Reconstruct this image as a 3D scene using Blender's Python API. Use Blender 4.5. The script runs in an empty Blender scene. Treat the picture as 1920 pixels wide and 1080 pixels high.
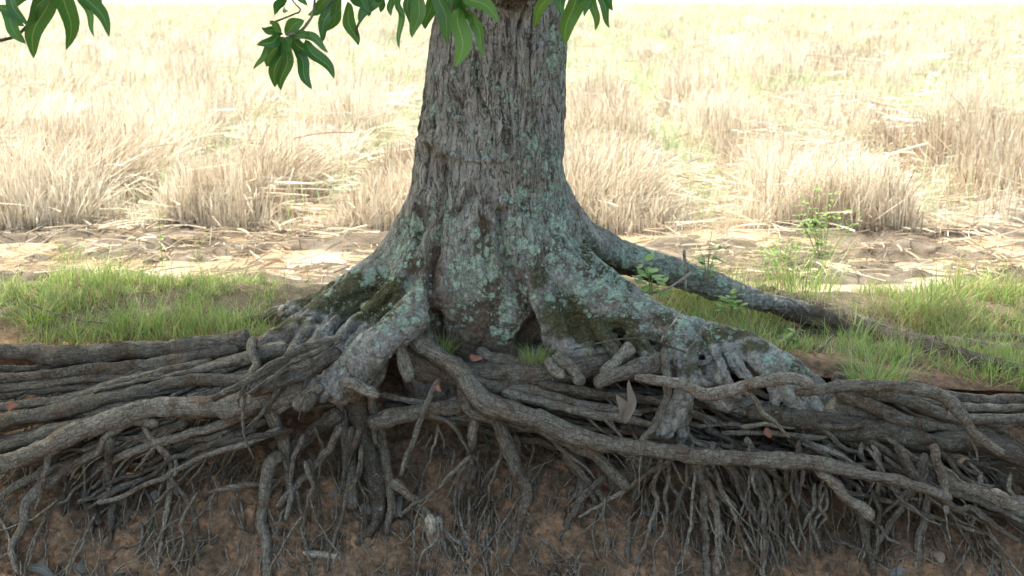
import bpy, math, random
import numpy as np
from mathutils import Vector

sc = bpy.context.scene
random.seed(5)
rng = np.random.default_rng(11)

# ------------------------------------------------------------------ camera, sky, sun, exposure
F = 2205.0                       # focal length in photograph pixels (1920 wide)
PITCH = math.radians(14.25)
CAM = np.array([0.0, -5.0, 1.5])
cam = bpy.data.cameras.new('camera')
cam.sensor_width = 36.0
cam.lens = F / 1920 * 36
cam.clip_start, cam.clip_end = 0.05, 3000
cam.dof.use_dof = True
cam.dof.focus_distance = 4.72
cam.dof.aperture_fstop = 3.6
cam_o = bpy.data.objects.new('camera', cam)
sc.collection.objects.link(cam_o)
cam_o.location = CAM
cam_o.rotation_euler = (math.pi / 2 - PITCH, 0, 0)
sc.camera = cam_o

SUN = Vector((-0.42, 0.42, 1.0)).normalized()
world = bpy.data.worlds.new('World')
sc.world = world
world.use_nodes = True
wn = world.node_tree
sky = wn.nodes.new('ShaderNodeTexSky')
sky.sky_type = 'NISHITA'
sky.sun_disc = False
sky.sun_elevation = math.asin(SUN.z)
sky.sun_rotation = math.atan2(SUN.x, SUN.y)
sky.air_density = 1.0
sky.dust_density = 6.0
sky.ozone_density = 0.5
bg = wn.nodes['Background']
wn.links.new(sky.outputs[0], bg.inputs[0])
bg.inputs[1].default_value = 0.15
sun = bpy.data.lights.new('sun', 'SUN')
sun.energy = 2.6
sun.angle = math.radians(0.6)
sun.color = (1.0, 0.97, 0.92)
sun_o = bpy.data.objects.new('sun', sun)
sc.collection.objects.link(sun_o)
sun_o.rotation_euler = SUN.to_track_quat('Z', 'Y').to_euler()
sc.view_settings.view_transform = 'Standard'
sc.view_settings.look = 'None'
sc.view_settings.gamma = 1.0
sc.view_settings.exposure = 2.05
sc.view_settings.use_white_balance = True      # the camera's balance for open shade
sc.view_settings.white_balance_temperature = 6800
sc.view_settings.white_balance_tint = -4

# ------------------------------------------------------------------ helpers
_c, _s = math.cos(PITCH), math.sin(PITCH)
RT, FW, UP = np.array([1., 0, 0]), np.array([0, _c, -_s]), np.array([0, _s, _c])

def at(px, py, Y):               # a point of the vertical plane y = Y
    d = FW * F + RT * (px - 960) + UP * (540 - py)
    return CAM + d * ((Y - CAM[1]) / d[1])

def atz(px, py, Z):
    d = FW * F + RT * (px - 960) + UP * (540 - py)
    return CAM + d * ((Z - CAM[2]) / d[2])

def project(P):
    q = P - CAM
    w = q @ FW
    return 960 + F * (q @ RT) / w, 540 - F * (q @ UP) / w

_perm = rng.permutation(256)
_val = rng.random(256) * 2 - 1
def vnoise(p):
    i = np.floor(p).astype(np.int64)
    f = p - i
    f = f * f * (3 - 2 * f)
    out = 0
    for a in (0, 1):
        ha = _perm[(i[:, 0] + a) & 255]
        wa = f[:, 0] if a else 1 - f[:, 0]
        for b in (0, 1):
            hb = _perm[(ha + i[:, 1] + b) & 255]
            wb = wa * (f[:, 1] if b else 1 - f[:, 1])
            for c in (0, 1):
                hc = _perm[(hb + i[:, 2] + c) & 255]
                out = out + _val[hc] * wb * (f[:, 2] if c else 1 - f[:, 2])
    return out

def fbm(p, octaves=4, gain=0.5):
    p = np.atleast_2d(np.asarray(p, float))
    a, s, out = 1.0, 0.0, 0
    for k in range(octaves):
        out = out + a * vnoise(p * 2.03 ** k + 17.3 * k)
        s += a
        a *= gain
    return out / s

def sstep(a, b, x):
    t = np.clip((x - a) / (b - a), 0, 1)
    return t * t * (3 - 2 * t)

def make_mesh(name, V, faces, mat, uv=None, attrs=None, smooth=True):
    me = bpy.data.meshes.new(name)
    V = np.ascontiguousarray(V, np.float32)
    me.vertices.add(len(V))
    me.vertices.foreach_set('co', V.ravel())
    flist = faces if isinstance(faces, list) else [faces]
    flist = [np.asarray(f, np.int32) for f in flist if len(f)]
    loops = np.concatenate([f.ravel() for f in flist])
    tot = np.concatenate([np.full(len(f), f.shape[1], np.int32) for f in flist])
    start = np.concatenate([[0], np.cumsum(tot)[:-1]]).astype(np.int32)
    me.loops.add(len(loops))
    me.loops.foreach_set('vertex_index', loops)
    me.polygons.add(len(tot))
    me.polygons.foreach_set('loop_start', start)
    me.update(calc_edges=True)
    if uv is not None:
        l = me.uv_layers.new(name='UVMap')
        l.data.foreach_set('uv', np.ascontiguousarray(uv[loops], np.float32).ravel())
    for k, v in (attrs or {}).items():
        a = me.attributes.new(k, 'FLOAT', 'POINT')
        a.data.foreach_set('value', np.ascontiguousarray(v, np.float32))
    me.polygons.foreach_set('use_smooth', np.full(len(tot), smooth, bool))
    me.materials.append(mat)
    return me

def link(name, me, parent=None, loc=None):
    o = bpy.data.objects.new(name, me)
    sc.collection.objects.link(o)
    if parent is not None:
        o.parent = parent
    if loc is not None:
        o.location = loc
    return o

def tag(o, label=None, cat=None, group=None, kind=None):
    if label: o['label'] = label
    if cat: o['category'] = cat
    if group: o['group'] = group
    if kind: o['kind'] = kind
    return o

def empty(name, loc=(0, 0, 0)):
    return link(name, None, None, loc)

def catmull(P, step):
    """resample rows of P (positions + radius) along a smooth curve"""
    P = np.asarray(P, float)
    if len(P) < 3:
        P = np.vstack([P[0], P.mean(0), P[-1]])
    Q = np.vstack([2 * P[0] - P[1], P, 2 * P[-1] - P[-2]])
    out = []
    for i in range(1, len(Q) - 2):
        a, b, c, d = Q[i - 1], Q[i], Q[i + 1], Q[i + 2]
        n = max(2, int(np.linalg.norm((c - b)[:3]) / step))
        t = np.linspace(0, 1, n, endpoint=False)[:, None]
        out.append(0.5 * (2 * b + (c - a) * t + (2 * a - 5 * b + 4 * c - d) * t ** 2 + (3 * b - a - 3 * c + d) * t ** 3))
    out.append(Q[-2][None])
    return np.vstack(out)

def tube(P, ring=10, step=0.012, wob=0.0, lump=0.08, blunt=False, seed=0, wfreq=9.0):
    """P rows x,y,z,r -> verts, quads, uv, rings; grows along the curve with knots and ridges"""
    C = catmull(P, step)
    n = len(C)
    X, R = C[:, :3].copy(), np.maximum(C[:, 3], 0.0006).copy()
    if wob > 0:
        sd = seed * 3.17
        w = np.stack([fbm(X * wfreq + sd + 31.7 * k, 3) for k in range(3)], 1)
        X = X + w * wob * sstep(0, 0.25, np.linspace(0, 1, n))[:, None]
    L = np.concatenate([[0], np.cumsum(np.linalg.norm(np.diff(X, axis=0), axis=1))])
    T = np.gradient(X, axis=0)
    T /= np.linalg.norm(T, axis=1)[:, None] + 1e-9
    ref = np.array([0.13, 0.97, 0.21])
    A = np.cross(T, ref); A /= np.linalg.norm(A, axis=1)[:, None] + 1e-9
    B = np.cross(T, A)
    th = np.linspace(0, 2 * math.pi, ring, endpoint=False)
    ct, st = np.cos(th), np.sin(th)
    rr = R[:, None] * np.ones(ring)
    if lump > 0:
        q = np.stack([np.repeat(L, ring) / 0.09, np.tile(ct, n) * 1.2 + seed, np.tile(st, n) * 1.2], 1)
        q2 = np.stack([np.repeat(L, ring) / 0.03, np.tile(ct, n) * 2.6 + seed + 9, np.tile(st, n) * 2.6], 1)
        rr = rr * (1 + lump * 1.6 * vnoise(q) + lump * 0.9 * vnoise(q2)).reshape(n, ring)
    rr[0] *= 0.45; rr[1] *= 0.85
    if blunt:
        k = np.clip((n - 1 - np.arange(n)) / 2.0, 0, 1)
        rr = rr * (0.55 + 0.45 * np.sqrt(k))[:, None]
    V = X[:, None, :] + rr[:, :, None] * (A[:, None, :] * ct[None, :, None] + B[:, None, :] * st[None, :, None])
    i = np.arange(n - 1)[:, None] * ring
    j = np.arange(ring)[None]
    jn = (j + 1) % ring
    Q = np.stack([i + j, i + jn, i + ring + jn, i + ring + j], -1).reshape(-1, 4)
    V = V.reshape(-1, 3)
    tip = X[-1] + T[-1] * R[-1] * (0.15 if blunt else 0.8)
    tail = X[0]
    V = np.vstack([V, tip[None], tail[None]])
    e = (n - 1) * ring
    jj = np.arange(ring)
    T1 = np.stack([e + jj, e + (jj + 1) % ring, np.full(ring, n * ring)], 1)
    T2 = np.stack([(jj + 1) % ring, jj, np.full(ring, n * ring + 1)], 1)
    tri = np.vstack([T1, T2])
    uv = np.stack([np.tile(np.abs(th / math.pi - 1), n) * np.repeat(R, ring) * math.pi, np.repeat(L, ring)], 1)
    uv = np.vstack([uv, uv[-1:], uv[:1]])
    return V, Q, tri, uv

def join_tubes(lst):
    Vs, Qs, Ts, Us, o = [], [], [], [], 0
    for V, Q, T, U in lst:
        Vs.append(V); Qs.append(Q + o); Ts.append(T + o); Us.append(U); o += len(V)
    return np.vstack(Vs), [np.vstack(Qs), np.vstack(Ts)], np.vstack(Us)

def blades(base, h, w, az, lean, curl, tint, segs=3, tipw=0.12, wdir=None):
    """flat blades: base (n,3), height, width, azimuth of lean, lean and curl (share of the height)"""
    n = len(base)
    t = np.linspace(0, 1, segs + 1)
    d = np.stack([np.cos(az), np.sin(az), np.zeros(n)], 1)
    if wdir is None:
        wa = az + math.pi / 2 + rng.normal(0, 0.5, n)
    else:
        wa = wdir
    wd = np.stack([np.cos(wa), np.sin(wa), np.zeros(n)], 1)
    off = (lean[:, None] * t + curl[:, None] * t ** 2) * h[:, None]
    up = (t[None] - 0.35 * np.clip(curl, 0, 2)[:, None] * t[None] ** 3) * h[:, None]
    up = up * np.sqrt(np.clip(1 - 0.55 * np.clip(lean, 0, 1.2) ** 2, 0.05, 1))[:, None]
    C = base[:, None, :] + d[:, None, :] * off[:, :, None]
    C[:, :, 2] += up
    prof = (1 - (1 - tipw) * t ** 1.5)
    hw = 0.5 * w[:, None] * prof[None]
    V = np.stack([C - wd[:, None] * hw[:, :, None], C + wd[:, None] * hw[:, :, None]], 2).reshape(-1, 3)
    s = (np.arange(n) * (segs + 1) * 2)[:, None] + (np.arange(segs) * 2)[None]
    Q = np.stack([s, s + 1, s + 3, s + 2], -1).reshape(-1, 4)
    return V, Q, np.repeat(tint, (segs + 1) * 2), np.tile(np.repeat(t, 2), n)

# ------------------------------------------------------------------ materials
class Mat:
    def __init__(self, name):
        self.m = bpy.data.materials.new(name)
        self.m.use_nodes = True
        self.t = self.m.node_tree
        self.t.nodes.clear()
        self.out = self.t.nodes.new('ShaderNodeOutputMaterial')
    def n(self, typ, props=None, ins=None):
        nd = self.t.nodes.new('ShaderNode' + typ)
        for k, v in (props or {}).items(): setattr(nd, k, v)
        for k, v in (ins or {}).items():
            if isinstance(v, bpy.types.NodeSocket): self.t.links.new(v, nd.inputs[k])
            else:
                if isinstance(v, tuple) and len(v) == 3 and nd.inputs[k].type == 'RGBA': v = v + (1,)
                nd.inputs[k].default_value = v
        return nd
    def obj(self): return self.n('TexCoord').outputs['Object']
    def uv(self): return self.n('TexCoord').outputs['UV']
    def attr(self, a): return self.n('Attribute', {'attribute_name': a}).outputs['Fac']
    def vmul(self, v, s):
        return self.n('VectorMath', {'operation': 'MULTIPLY'}, {0: v, 1: s}).outputs[0]
    def vadd(self, v, s):
        return self.n('VectorMath', {'operation': 'ADD'}, {0: v, 1: s}).outputs[0]
    def noise(self, v, scale, detail=4, rough=0.6, col=False):
        nd = self.n('TexNoise', None, {'Vector': v, 'Scale': scale, 'Detail': detail, 'Roughness': rough})
        return nd.outputs['Color' if col else 'Fac']
    def vor(self, v, scale, feature='F1', out='Distance', rand=1.0):
        nd = self.n('TexVoronoi', {'feature': feature}, {'Vector': v, 'Scale': scale, 'Randomness': rand})
        return nd.outputs[out]
    def math(self, op, a, b=0.5, c=0.5, clamp=False):
        return self.n('Math', {'operation': op, 'use_clamp': clamp}, {0: a, 1: b, 2: c}).outputs[0]
    def step(self, a, b, x):
        nd = self.n('MapRange', {'interpolation_type': 'SMOOTHSTEP'}, {'Value': x, 'From Min': a, 'From Max': b})
        return nd.outputs[0]
    def mix(self, f, a, b, mode='MIX'):
        nd = self.n('Mix', {'data_type': 'RGBA', 'blend_type': mode}, {0: f})
        for k, v in ((6, a), (7, b)):
            if isinstance(v, bpy.types.NodeSocket): self.t.links.new(v, nd.inputs[k])
            else: nd.inputs[k].default_value = (*v, 1)
        return nd.outputs[2]
    def ramp(self, f, stops):
        nd = self.n('ValToRGB', None, {0: f})
        el = nd.color_ramp.elements
        while len(el) < len(stops): el.new(0.5)
        for e, (p, c) in zip(el, stops):
            e.position = p; e.color = (*c, 1)
        return nd.outputs[0]
    def bump(self, h, strength=0.5, dist=0.01, normal=None):
        ins = {'Height': h, 'Strength': strength, 'Distance': dist}
        if normal is not None: ins['Normal'] = normal
        return self.n('Bump', None, ins).outputs[0]
    def finish(self, col, rough=0.85, normal=None, spec=0.3, transl=0.0, tcol=None, extra=None):
        ins = {'Base Color': col, 'Roughness': rough, 'Specular IOR Level': spec}
        if normal is not None: ins['Normal'] = normal
        ins.update(extra or {})
        p = self.n('BsdfPrincipled', None, ins).outputs[0]
        if transl:
            tb = self.n('BsdfTranslucent', None, {'Color': tcol if tcol is not None else col}).outputs[0]
            p = self.n('MixShader', None, {0: transl, 1: p, 2: tb}).outputs[0]
        self.t.links.new(p, self.out.inputs['Surface'])
        return self.m

def mat_trunk():
    m = Mat('trunk_bark')
    v = m.obj()
    crack = m.attr('crack')
    warp = m.vadd(v, m.vmul(m.noise(v, 7, 4, 0.6, True), (0.06, 0.06, 0.06)))
    st = m.vmul(warp, (1, 1, 0.20))
    n1 = m.noise(st, 30, 6, 0.68)
    n2 = m.noise(v, 4.5, 5, 0.65)
    n3 = m.noise(v, 95, 5, 0.75)
    n4 = m.noise(v, 26, 5, 0.7)
    t = m.math('ADD', m.math('MULTIPLY', n1, 0.68), m.math('MULTIPLY', n3, 0.32))
    grey = m.ramp(t, [(0.30, (0.095, 0.083, 0.068)), (0.43, (0.215, 0.198, 0.170)), (0.54, (0.335, 0.315, 0.280)), (0.68, (0.50, 0.48, 0.44))])
    brown = m.ramp(t, [(0.32, (0.07, 0.052, 0.036)), (0.5, (0.18, 0.138, 0.10)), (0.68, (0.32, 0.265, 0.21))])
    col = m.mix(m.math('MULTIPLY', m.step(0.46, 0.66, m.math('ADD', m.math('MULTIPLY', n2, 0.7), m.math('MULTIPLY', n4, 0.3))), 0.8), grey, brown)
    # long thin fissures with flat plates between, only where the bark is upright
    up = m.attr('upright')
    fa = m.math('ABSOLUTE', m.math('SUBTRACT', m.noise(m.vmul(warp, (1, 1, 0.11)), 24, 2, 0.5), 0.5))
    fb = m.math('ABSOLUTE', m.math('SUBTRACT', m.noise(m.vmul(warp, (1, 1, 0.22)), 52, 2, 0.5), 0.5))
    fis = m.math('MAXIMUM', m.step(0.022, 0.004, fa), m.math('MULTIPLY', m.step(0.022, 0.004, fb), 0.7))
    fis = m.math('MULTIPLY', m.math('MULTIPLY', fis, m.step(0.38, 0.52, n4)), m.math('ADD', 0.2, m.math('MULTIPLY', up, 0.8)))
    fc = m.math('ABSOLUTE', m.math('SUBTRACT', m.noise(v, 34, 3, 0.6), 0.5))
    fis = m.math('MAXIMUM', fis, m.math('MULTIPLY', m.step(0.030, 0.006, fc), m.math('SUBTRACT', 0.4, m.math('MULTIPLY', up, 0.4))))
    col = m.mix(m.math('MULTIPLY', fis, 0.75), col, (0.05, 0.040, 0.030))
    col = m.mix(m.math('MULTIPLY', crack, 0.85), col, (0.040, 0.031, 0.023))
    pale = m.step(0.50, 0.68, m.noise(v, 9, 6, 0.72))
    col = m.mix(m.math('MULTIPLY', m.math('MULTIPLY', pale, m.attr('pale')), 0.7), col, m.ramp(n3, [(0.3, (0.25, 0.235, 0.20)), (0.7, (0.50, 0.47, 0.41))]))
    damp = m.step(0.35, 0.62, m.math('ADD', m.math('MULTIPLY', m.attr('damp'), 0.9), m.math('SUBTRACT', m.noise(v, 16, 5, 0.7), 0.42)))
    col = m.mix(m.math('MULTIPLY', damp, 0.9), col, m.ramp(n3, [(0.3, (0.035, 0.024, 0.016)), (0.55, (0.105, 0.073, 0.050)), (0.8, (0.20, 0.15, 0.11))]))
    mo = m.step(0.38, 0.6, m.math('ADD', m.math('MULTIPLY', m.attr('moss'), 0.95), m.math('SUBTRACT', m.noise(v, 22, 6, 0.75), 0.45)))
    col = m.mix(m.math('MULTIPLY', mo, 0.9), col, m.ramp(n3, [(0.3, (0.030, 0.027, 0.012)), (0.55, (0.082, 0.076, 0.030)), (0.8, (0.17, 0.16, 0.06))]))
    # lichen thalli: round patches in three sizes
    la = m.attr('lichen')
    masks = []
    wv = m.vadd(v, m.vmul(m.noise(v, 30, 6, 0.8, True), (0.06, 0.06, 0.06)))
    for sc_, r0, k in ((17, 0.42, 0.75), (36, 0.44, 1.0), (85, 0.42, 0.9)):
        vo = m.n('TexVoronoi', {'feature': 'F1'}, {'Vector': wv, 'Scale': sc_})
        rnd = m.n('SeparateColor', None, {0: vo.outputs['Color']}).outputs[0]
        on = m.step(-0.03, 0.03, m.math('SUBTRACT', m.math('MULTIPLY', la, k), rnd))
        disc = m.step(r0 + 0.10, r0, vo.outputs['Distance'])
        masks.append(m.math('MULTIPLY', on, disc))
    lm = m.math('MAXIMUM', m.math('MAXIMUM', masks[0], masks[1]), masks[2])
    lm = m.math('MULTIPLY', lm, m.step(0.34, 0.46, m.noise(v, 150, 4, 0.75)))
    lcol = m.ramp(m.noise(v, 70, 6, 0.75), [(0.3, (0.20, 0.255, 0.195)), (0.5, (0.36, 0.445, 0.345)), (0.7, (0.52, 0.61, 0.49))])
    col = m.mix(m.math('MULTIPLY', lm, 0.95), col, lcol)
    h = m.math('ADD', m.math('MULTIPLY', n1, 0.55), m.math('MULTIPLY', n3, 0.20))
    h = m.math('ADD', h, m.math('MULTIPLY', fis, -0.5))
    h = m.math('ADD', h, m.math('MULTIPLY', n4, 0.3))
    h = m.math('ADD', h, m.math('MULTIPLY', lm, 0.16))
    h = m.math('ADD', h, m.math('MULTIPLY', mo, 0.16))
    nor = m.bump(h, 1.0, 0.022)
    return m.finish(col, 0.9, nor, 0.2)

def mat_root(name, dark=1.0, fine=False):
    m = Mat(name)
    v = m.obj()
    u = m.uv()
    rnd = m.n('ObjectInfo').outputs['Random']
    st = m.vmul(m.vadd(u, m.vmul(m.noise(v, 12, 3, 0.6, True), (0.012, 0.03, 0))), (1, 0.16, 1))
    st = m.vadd(st, m.n('CombineXYZ', None, {0: m.math('MULTIPLY', rnd, 7.0), 1: m.math('MULTIPLY', rnd, 3.0)}).outputs[0])
    n1 = m.noise(st, 120, 5, 0.65)
    n2 = m.noise(v, 11, 5, 0.65)
    n3 = m.noise(v, 140, 4, 0.7)
    k = dark
    t = m.math('ADD', m.math('MULTIPLY', n1, 0.55), m.math('MULTIPLY', n3, 0.45))
    col = m.ramp(t, [(0.32, (0.045 * k, 0.036 * k, 0.026 * k)), (0.45, (0.115 * k, 0.097 * k, 0.075 * k)), (0.57, (0.205 * k, 0.180 * k, 0.145 * k)), (0.70, (0.34 * k, 0.31 * k, 0.262 * k))])
    brown = m.ramp(t, [(0.32, (0.035 * k, 0.024 * k, 0.016 * k)), (0.5, (0.095 * k, 0.066 * k, 0.045 * k)), (0.68, (0.19 * k, 0.14 * k, 0.10 * k))])
    col = m.mix(m.step(0.48, 0.66, n2), col, brown)
    val = m.math('ADD', 0.5, m.math('MULTIPLY', rnd, 0.95))
    col = m.mix(1.0, col, m.n('CombineColor', None, {0: val, 1: val, 2: val}).outputs[0], 'MULTIPLY')
    # earth that still clings to the bark
    earth = m.math('MULTIPLY', m.step(0.52, 0.66, m.noise(v, 7, 6, 0.7)), 0.6)
    col = m.mix(earth, col, m.ramp(n3, [(0.3, (0.07, 0.045, 0.028)), (0.7, (0.20, 0.135, 0.088))]))
    spots = m.math('MULTIPLY', m.step(0.60, 0.68, m.noise(v, 42, 5, 0.75)), m.step(0.48, 0.60, m.noise(v, 5, 3, 0.6)))
    col = m.mix(m.math('MULTIPLY', spots, 0.6), col, (0.42, 0.40, 0.345))
    cr = m.step(0.0, 0.06, m.vor(m.vmul(m.vadd(u, m.vmul(m.noise(v, 30, 3, 0.6, True), (0.02, 0.02, 0))), (1, 1.3, 1)), 30, 'DISTANCE_TO_EDGE'))
    col = m.mix(m.math('MULTIPLY', m.math('SUBTRACT', 1.0, cr), 0.3), col, (0.035, 0.026, 0.018))
    h = m.math('ADD', m.math('MULTIPLY', n1, 0.6), m.math('MULTIPLY', n3, 0.3))
    h = m.math('ADD', h, m.math('MULTIPLY', cr, 0.25))
    return m.finish(col, 0.9, m.bump(h, 1.0, 0.012), 0.2)

def mat_soil():
    m = Mat('bank_soil')
    v = m.obj()
    n1 = m.noise(v, 5, 6, 0.65)
    n2 = m.noise(v, 28, 6, 0.7)
    n3 = m.noise(v, 120, 5, 0.75)
    col = m.ramp(n2, [(0.25, (0.10, 0.062, 0.038)), (0.45, (0.22, 0.135, 0.083)), (0.6, (0.33, 0.205, 0.125)), (0.78, (0.46, 0.30, 0.19))])
    dk = m.ramp(n2, [(0.3, (0.06, 0.042, 0.028)), (0.6, (0.155, 0.105, 0.068)), (0.8, (0.27, 0.19, 0.13))])
    col = m.mix(m.step(0.42, 0.62, n1), col, dk)
    orange = m.step(0.56, 0.70, m.noise(v, 9, 5, 0.65))
    col = m.mix(m.math('MULTIPLY', orange, 0.65), col, (0.47, 0.255, 0.13))
    col = m.mix(m.math('MULTIPLY', m.step(0.55, 0.72, n3), 0.35), col, (0.45, 0.33, 0.23))
    top = m.attr('top')
    litter = m.ramp(n3, [(0.3, (0.05, 0.038, 0.024)), (0.5, (0.12, 0.095, 0.062)), (0.7, (0.24, 0.20, 0.14))])
    col = m.mix(top, col, litter)
    h = m.math('ADD', m.math('MULTIPLY', n2, 0.7), m.math('MULTIPLY', n3, 0.35))
    h = m.math('ADD', h, m.math('MULTIPLY', m.vor(v, 60), 0.3))
    return m.finish(col, 0.95, m.bump(h, 1.0, 0.022), 0.15)

def mat_field():
    m = Mat('field_mud')
    v = m.obj()
    n1 = m.noise(v, 3.5, 6, 0.65)
    n2 = m.noise(v, 30, 5, 0.7)
    col = m.ramp(n1, [(0.3, (0.042, 0.030, 0.022)), (0.5, (0.095, 0.072, 0.056)), (0.7, (0.17, 0.138, 0.114))])
    straw = m.ramp(n2, [(0.3, (0.105, 0.082, 0.062)), (0.5, (0.215, 0.182, 0.148)), (0.7, (0.33, 0.29, 0.25))])
    col = m.mix(m.step(0.40, 0.62, m.math('ADD', m.math('MULTIPLY', m.attr('straw'), 0.6), m.math('MULTIPLY', n2, 0.4))), col, straw)
    green = m.step(0.45, 0.65, m.noise(m.vmul(v, (1, 0.5, 1)), 0.35, 4, 0.6))
    col = m.mix(m.math('MULTIPLY', green, m.attr('far')), col, (0.37, 0.42, 0.26))
    h = m.math('ADD', m.math('MULTIPLY', n1, 0.6), m.math('MULTIPLY', n2, 0.4))
    wet = m.attr('wet')
    rough = m.math('SUBTRACT', 0.95, m.math('MULTIPLY', wet, 0.15))
    return m.finish(col, rough, m.bump(h, 0.9, 0.04), 0.15)

def mat_water():
    m = Mat('muddy_water')
    v = m.obj()
    n = m.noise(m.vmul(v, (1, 2.5, 1)), 5, 3, 0.5)
    col = m.ramp(m.noise(v, 2.5, 3, 0.5), [(0.35, (0.22, 0.15, 0.095)), (0.65, (0.34, 0.25, 0.18))])
    return m.finish(col, 0.05, m.bump(n, 0.12, 0.01), 0.5, extra={'IOR': 1.33})

def mat_blade(name, stops, tip=None, rough=0.6, transl=0.35, spec=0.25):
    m = Mat(name)
    t = m.attr('tint')
    col = m.ramp(t, stops)
    if tip:
        col = m.mix(m.math('MULTIPLY', m.attr('along'), tip[0]), col, tip[1])
    return m.finish(col, rough, None, spec, transl)

def mat_leaf(name, c0, c1, rib, transl=0.35, rough=0.32, spec=0.5, spots=None):
    m = Mat(name)
    u = m.uv()
    s = m.n('SeparateXYZ', None, {0: u})
    x, y = s.outputs[0], s.outputs[1]          # x: -1..1 across, y: 0..1 along
    ax = m.math('ABSOLUTE', x)
    rnd = m.n('ObjectInfo').outputs['Random']
    n = m.noise(m.obj(), 30, 4, 0.6)
    col = m.mix(m.math('ADD', m.math('MULTIPLY', rnd, 0.6), m.math('MULTIPLY', n, 0.4)), c0, c1)
    mid = m.step(0.085, 0.03, ax)
    w = m.math('SINE', m.math('MULTIPLY', m.math('SUBTRACT', y, m.math('MULTIPLY', ax, 0.10)), 95.0))
    vein = m.math('MULTIPLY', m.step(0.82, 1.0, w), 0.2)
    vm = m.math('MAXIMUM', m.math('MULTIPLY', mid, 0.8), vein)
    col = m.mix(vm, col, rib)
    if spots:
        sp = m.step(0.64, 0.69, m.noise(m.obj(), 55, 3, 0.6))
        col = m.mix(sp, col, spots)
    h = m.math('ADD', m.math('MULTIPLY', vm, -0.6), m.math('MULTIPLY', n, 0.5))
    return m.finish(col, rough, m.bump(h, 0.35, 0.004), spec, transl)

M_TRUNK = mat_trunk()
M_ROOT = mat_root('root_bark', 1.08)
M_ROOTLET = mat_root('rootlet_bark', 1.2)
M_SOIL = mat_soil()
M_FIELD = mat_field()
M_WATER = mat_water()
M_STRAW = mat_blade('dry_straw', [(0.0, (0.27, 0.195, 0.14)), (0.35, (0.48, 0.39, 0.30)), (0.7, (0.62, 0.54, 0.445)), (1.0, (0.72, 0.655, 0.57))], None, 0.6, 0.3)
M_SHOOT = mat_blade('green_shoots', [(0.0, (0.22, 0.32, 0.12)), (0.5, (0.37, 0.47, 0.26)), (1.0, (0.52, 0.58, 0.40))], None, 0.5, 0.4)
M_GRASS = mat_blade('bank_grass', [(0.0, (0.12, 0.20, 0.04)), (0.4, (0.26, 0.36, 0.10)), (0.72, (0.41, 0.47, 0.18)), (0.8, (0.36, 0.32, 0.15)), (0.9, (0.40, 0.31, 0.18)), (1.0, (0.27, 0.15, 0.09))], None, 0.5, 0.35)
M_LEAF = mat_leaf('mango_leaf', (0.035, 0.115, 0.018), (0.085, 0.21, 0.035), (0.22, 0.33, 0.10), 0.38, spots=(0.13, 0.15, 0.04))
M_LEAFB = mat_leaf('young_mango_leaf', (0.09, 0.21, 0.03), (0.14, 0.27, 0.04), (0.30, 0.40, 0.14), 0.45)
M_WEED = mat_leaf('weed_leaf', (0.13, 0.26, 0.04), (0.22, 0.36, 0.07), (0.25, 0.38, 0.12), 0.4, 0.5, 0.3)
M_DEADGREY = mat_leaf('dead_leaf_grey', (0.10, 0.10, 0.095), (0.19, 0.185, 0.17), (0.26, 0.25, 0.22), 0.1, 0.75, 0.2, (0.06, 0.055, 0.05))
M_DEADTAN = mat_leaf('dead_leaf_tan', (0.22, 0.155, 0.11), (0.31, 0.235, 0.175), (0.38, 0.30, 0.22), 0.15, 0.75, 0.2, (0.15, 0.09, 0.06))
M_DEADRED = mat_leaf('dead_leaf_red', (0.24, 0.095, 0.065), (0.33, 0.15, 0.10), (0.36, 0.21, 0.15), 0.2, 0.7, 0.2, (0.25, 0.09, 0.06))
M_DEADPALE = mat_leaf('dead_leaf_pale', (0.20, 0.17, 0.14), (0.27, 0.23, 0.19), (0.30, 0.26, 0.21), 0.15, 0.75, 0.2, (0.2, 0.15, 0.12))
M_TWIG = mat_root('twig_bark', 1.0)
M_DRYWOOD = mat_root('dry_wood', 1.9)

# ------------------------------------------------------------------ ground: the bank, the field, water
PROF = [(0.02, -0.10), (-0.03, -0.17), (-0.10, 0.02), (-0.20, 0.02), (-0.29, -0.20), (-0.41, -0.44), (-0.59, -0.64), (-0.71, -0.80), (-0.85, -1.0), (-1.05, -1.5), (-1.14, -2.5), (-1.2, -6.0)]
_pz = np.array([p[0] for p in PROF][::-1]); _py = np.array([p[1] for p in PROF][::-1])

def edge_shift(x):               # the lip of the bank bends back on the left and comes forward on the right
    return 0.17 * sstep(-0.9, -1.8, x) - 0.24 * sstep(0.5, 1.25, x)
def top_drop(x):
    return -0.06 * sstep(-0.9, -1.9, x) - 0.12 * sstep(1.0, 2.2, x)
def soil_y(x, z):
    x, z = np.asarray(x, float), np.asarray(z, float)
    zz = z - top_drop(x) * sstep(-0.5, 0.05, z)
    y = np.interp(zz, _pz, _py) + edge_shift(x) * sstep(-0.75, -0.05, z)
    p = np.stack([x * 2.2, z * 2.2, x * 0 + 3.3], -1).reshape(-1, 3)
    return y + 0.075 * fbm(p, 3).reshape(y.shape)

def top_z(x, y):                 # surface of the bund behind the lip
    x, y = np.asarray(x, float), np.asarray(y, float)
    p = np.stack([x * 1.6, y * 1.6, x * 0 + 8.1], -1).reshape(-1, 3)
    base = 0.02 + top_drop(x) * sstep(0.8, -0.2, y) - 0.10 * sstep(0.6, 1.3, x) * sstep(-.1, .3, y) + 0.02 * sstep(0.1, 0.7, y) - 0.24 * sstep(0., .6, y - np.where(x < 0, .78, 1.0))
    return base + 0.035 * fbm(p, 4).reshape(x.shape)

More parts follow.
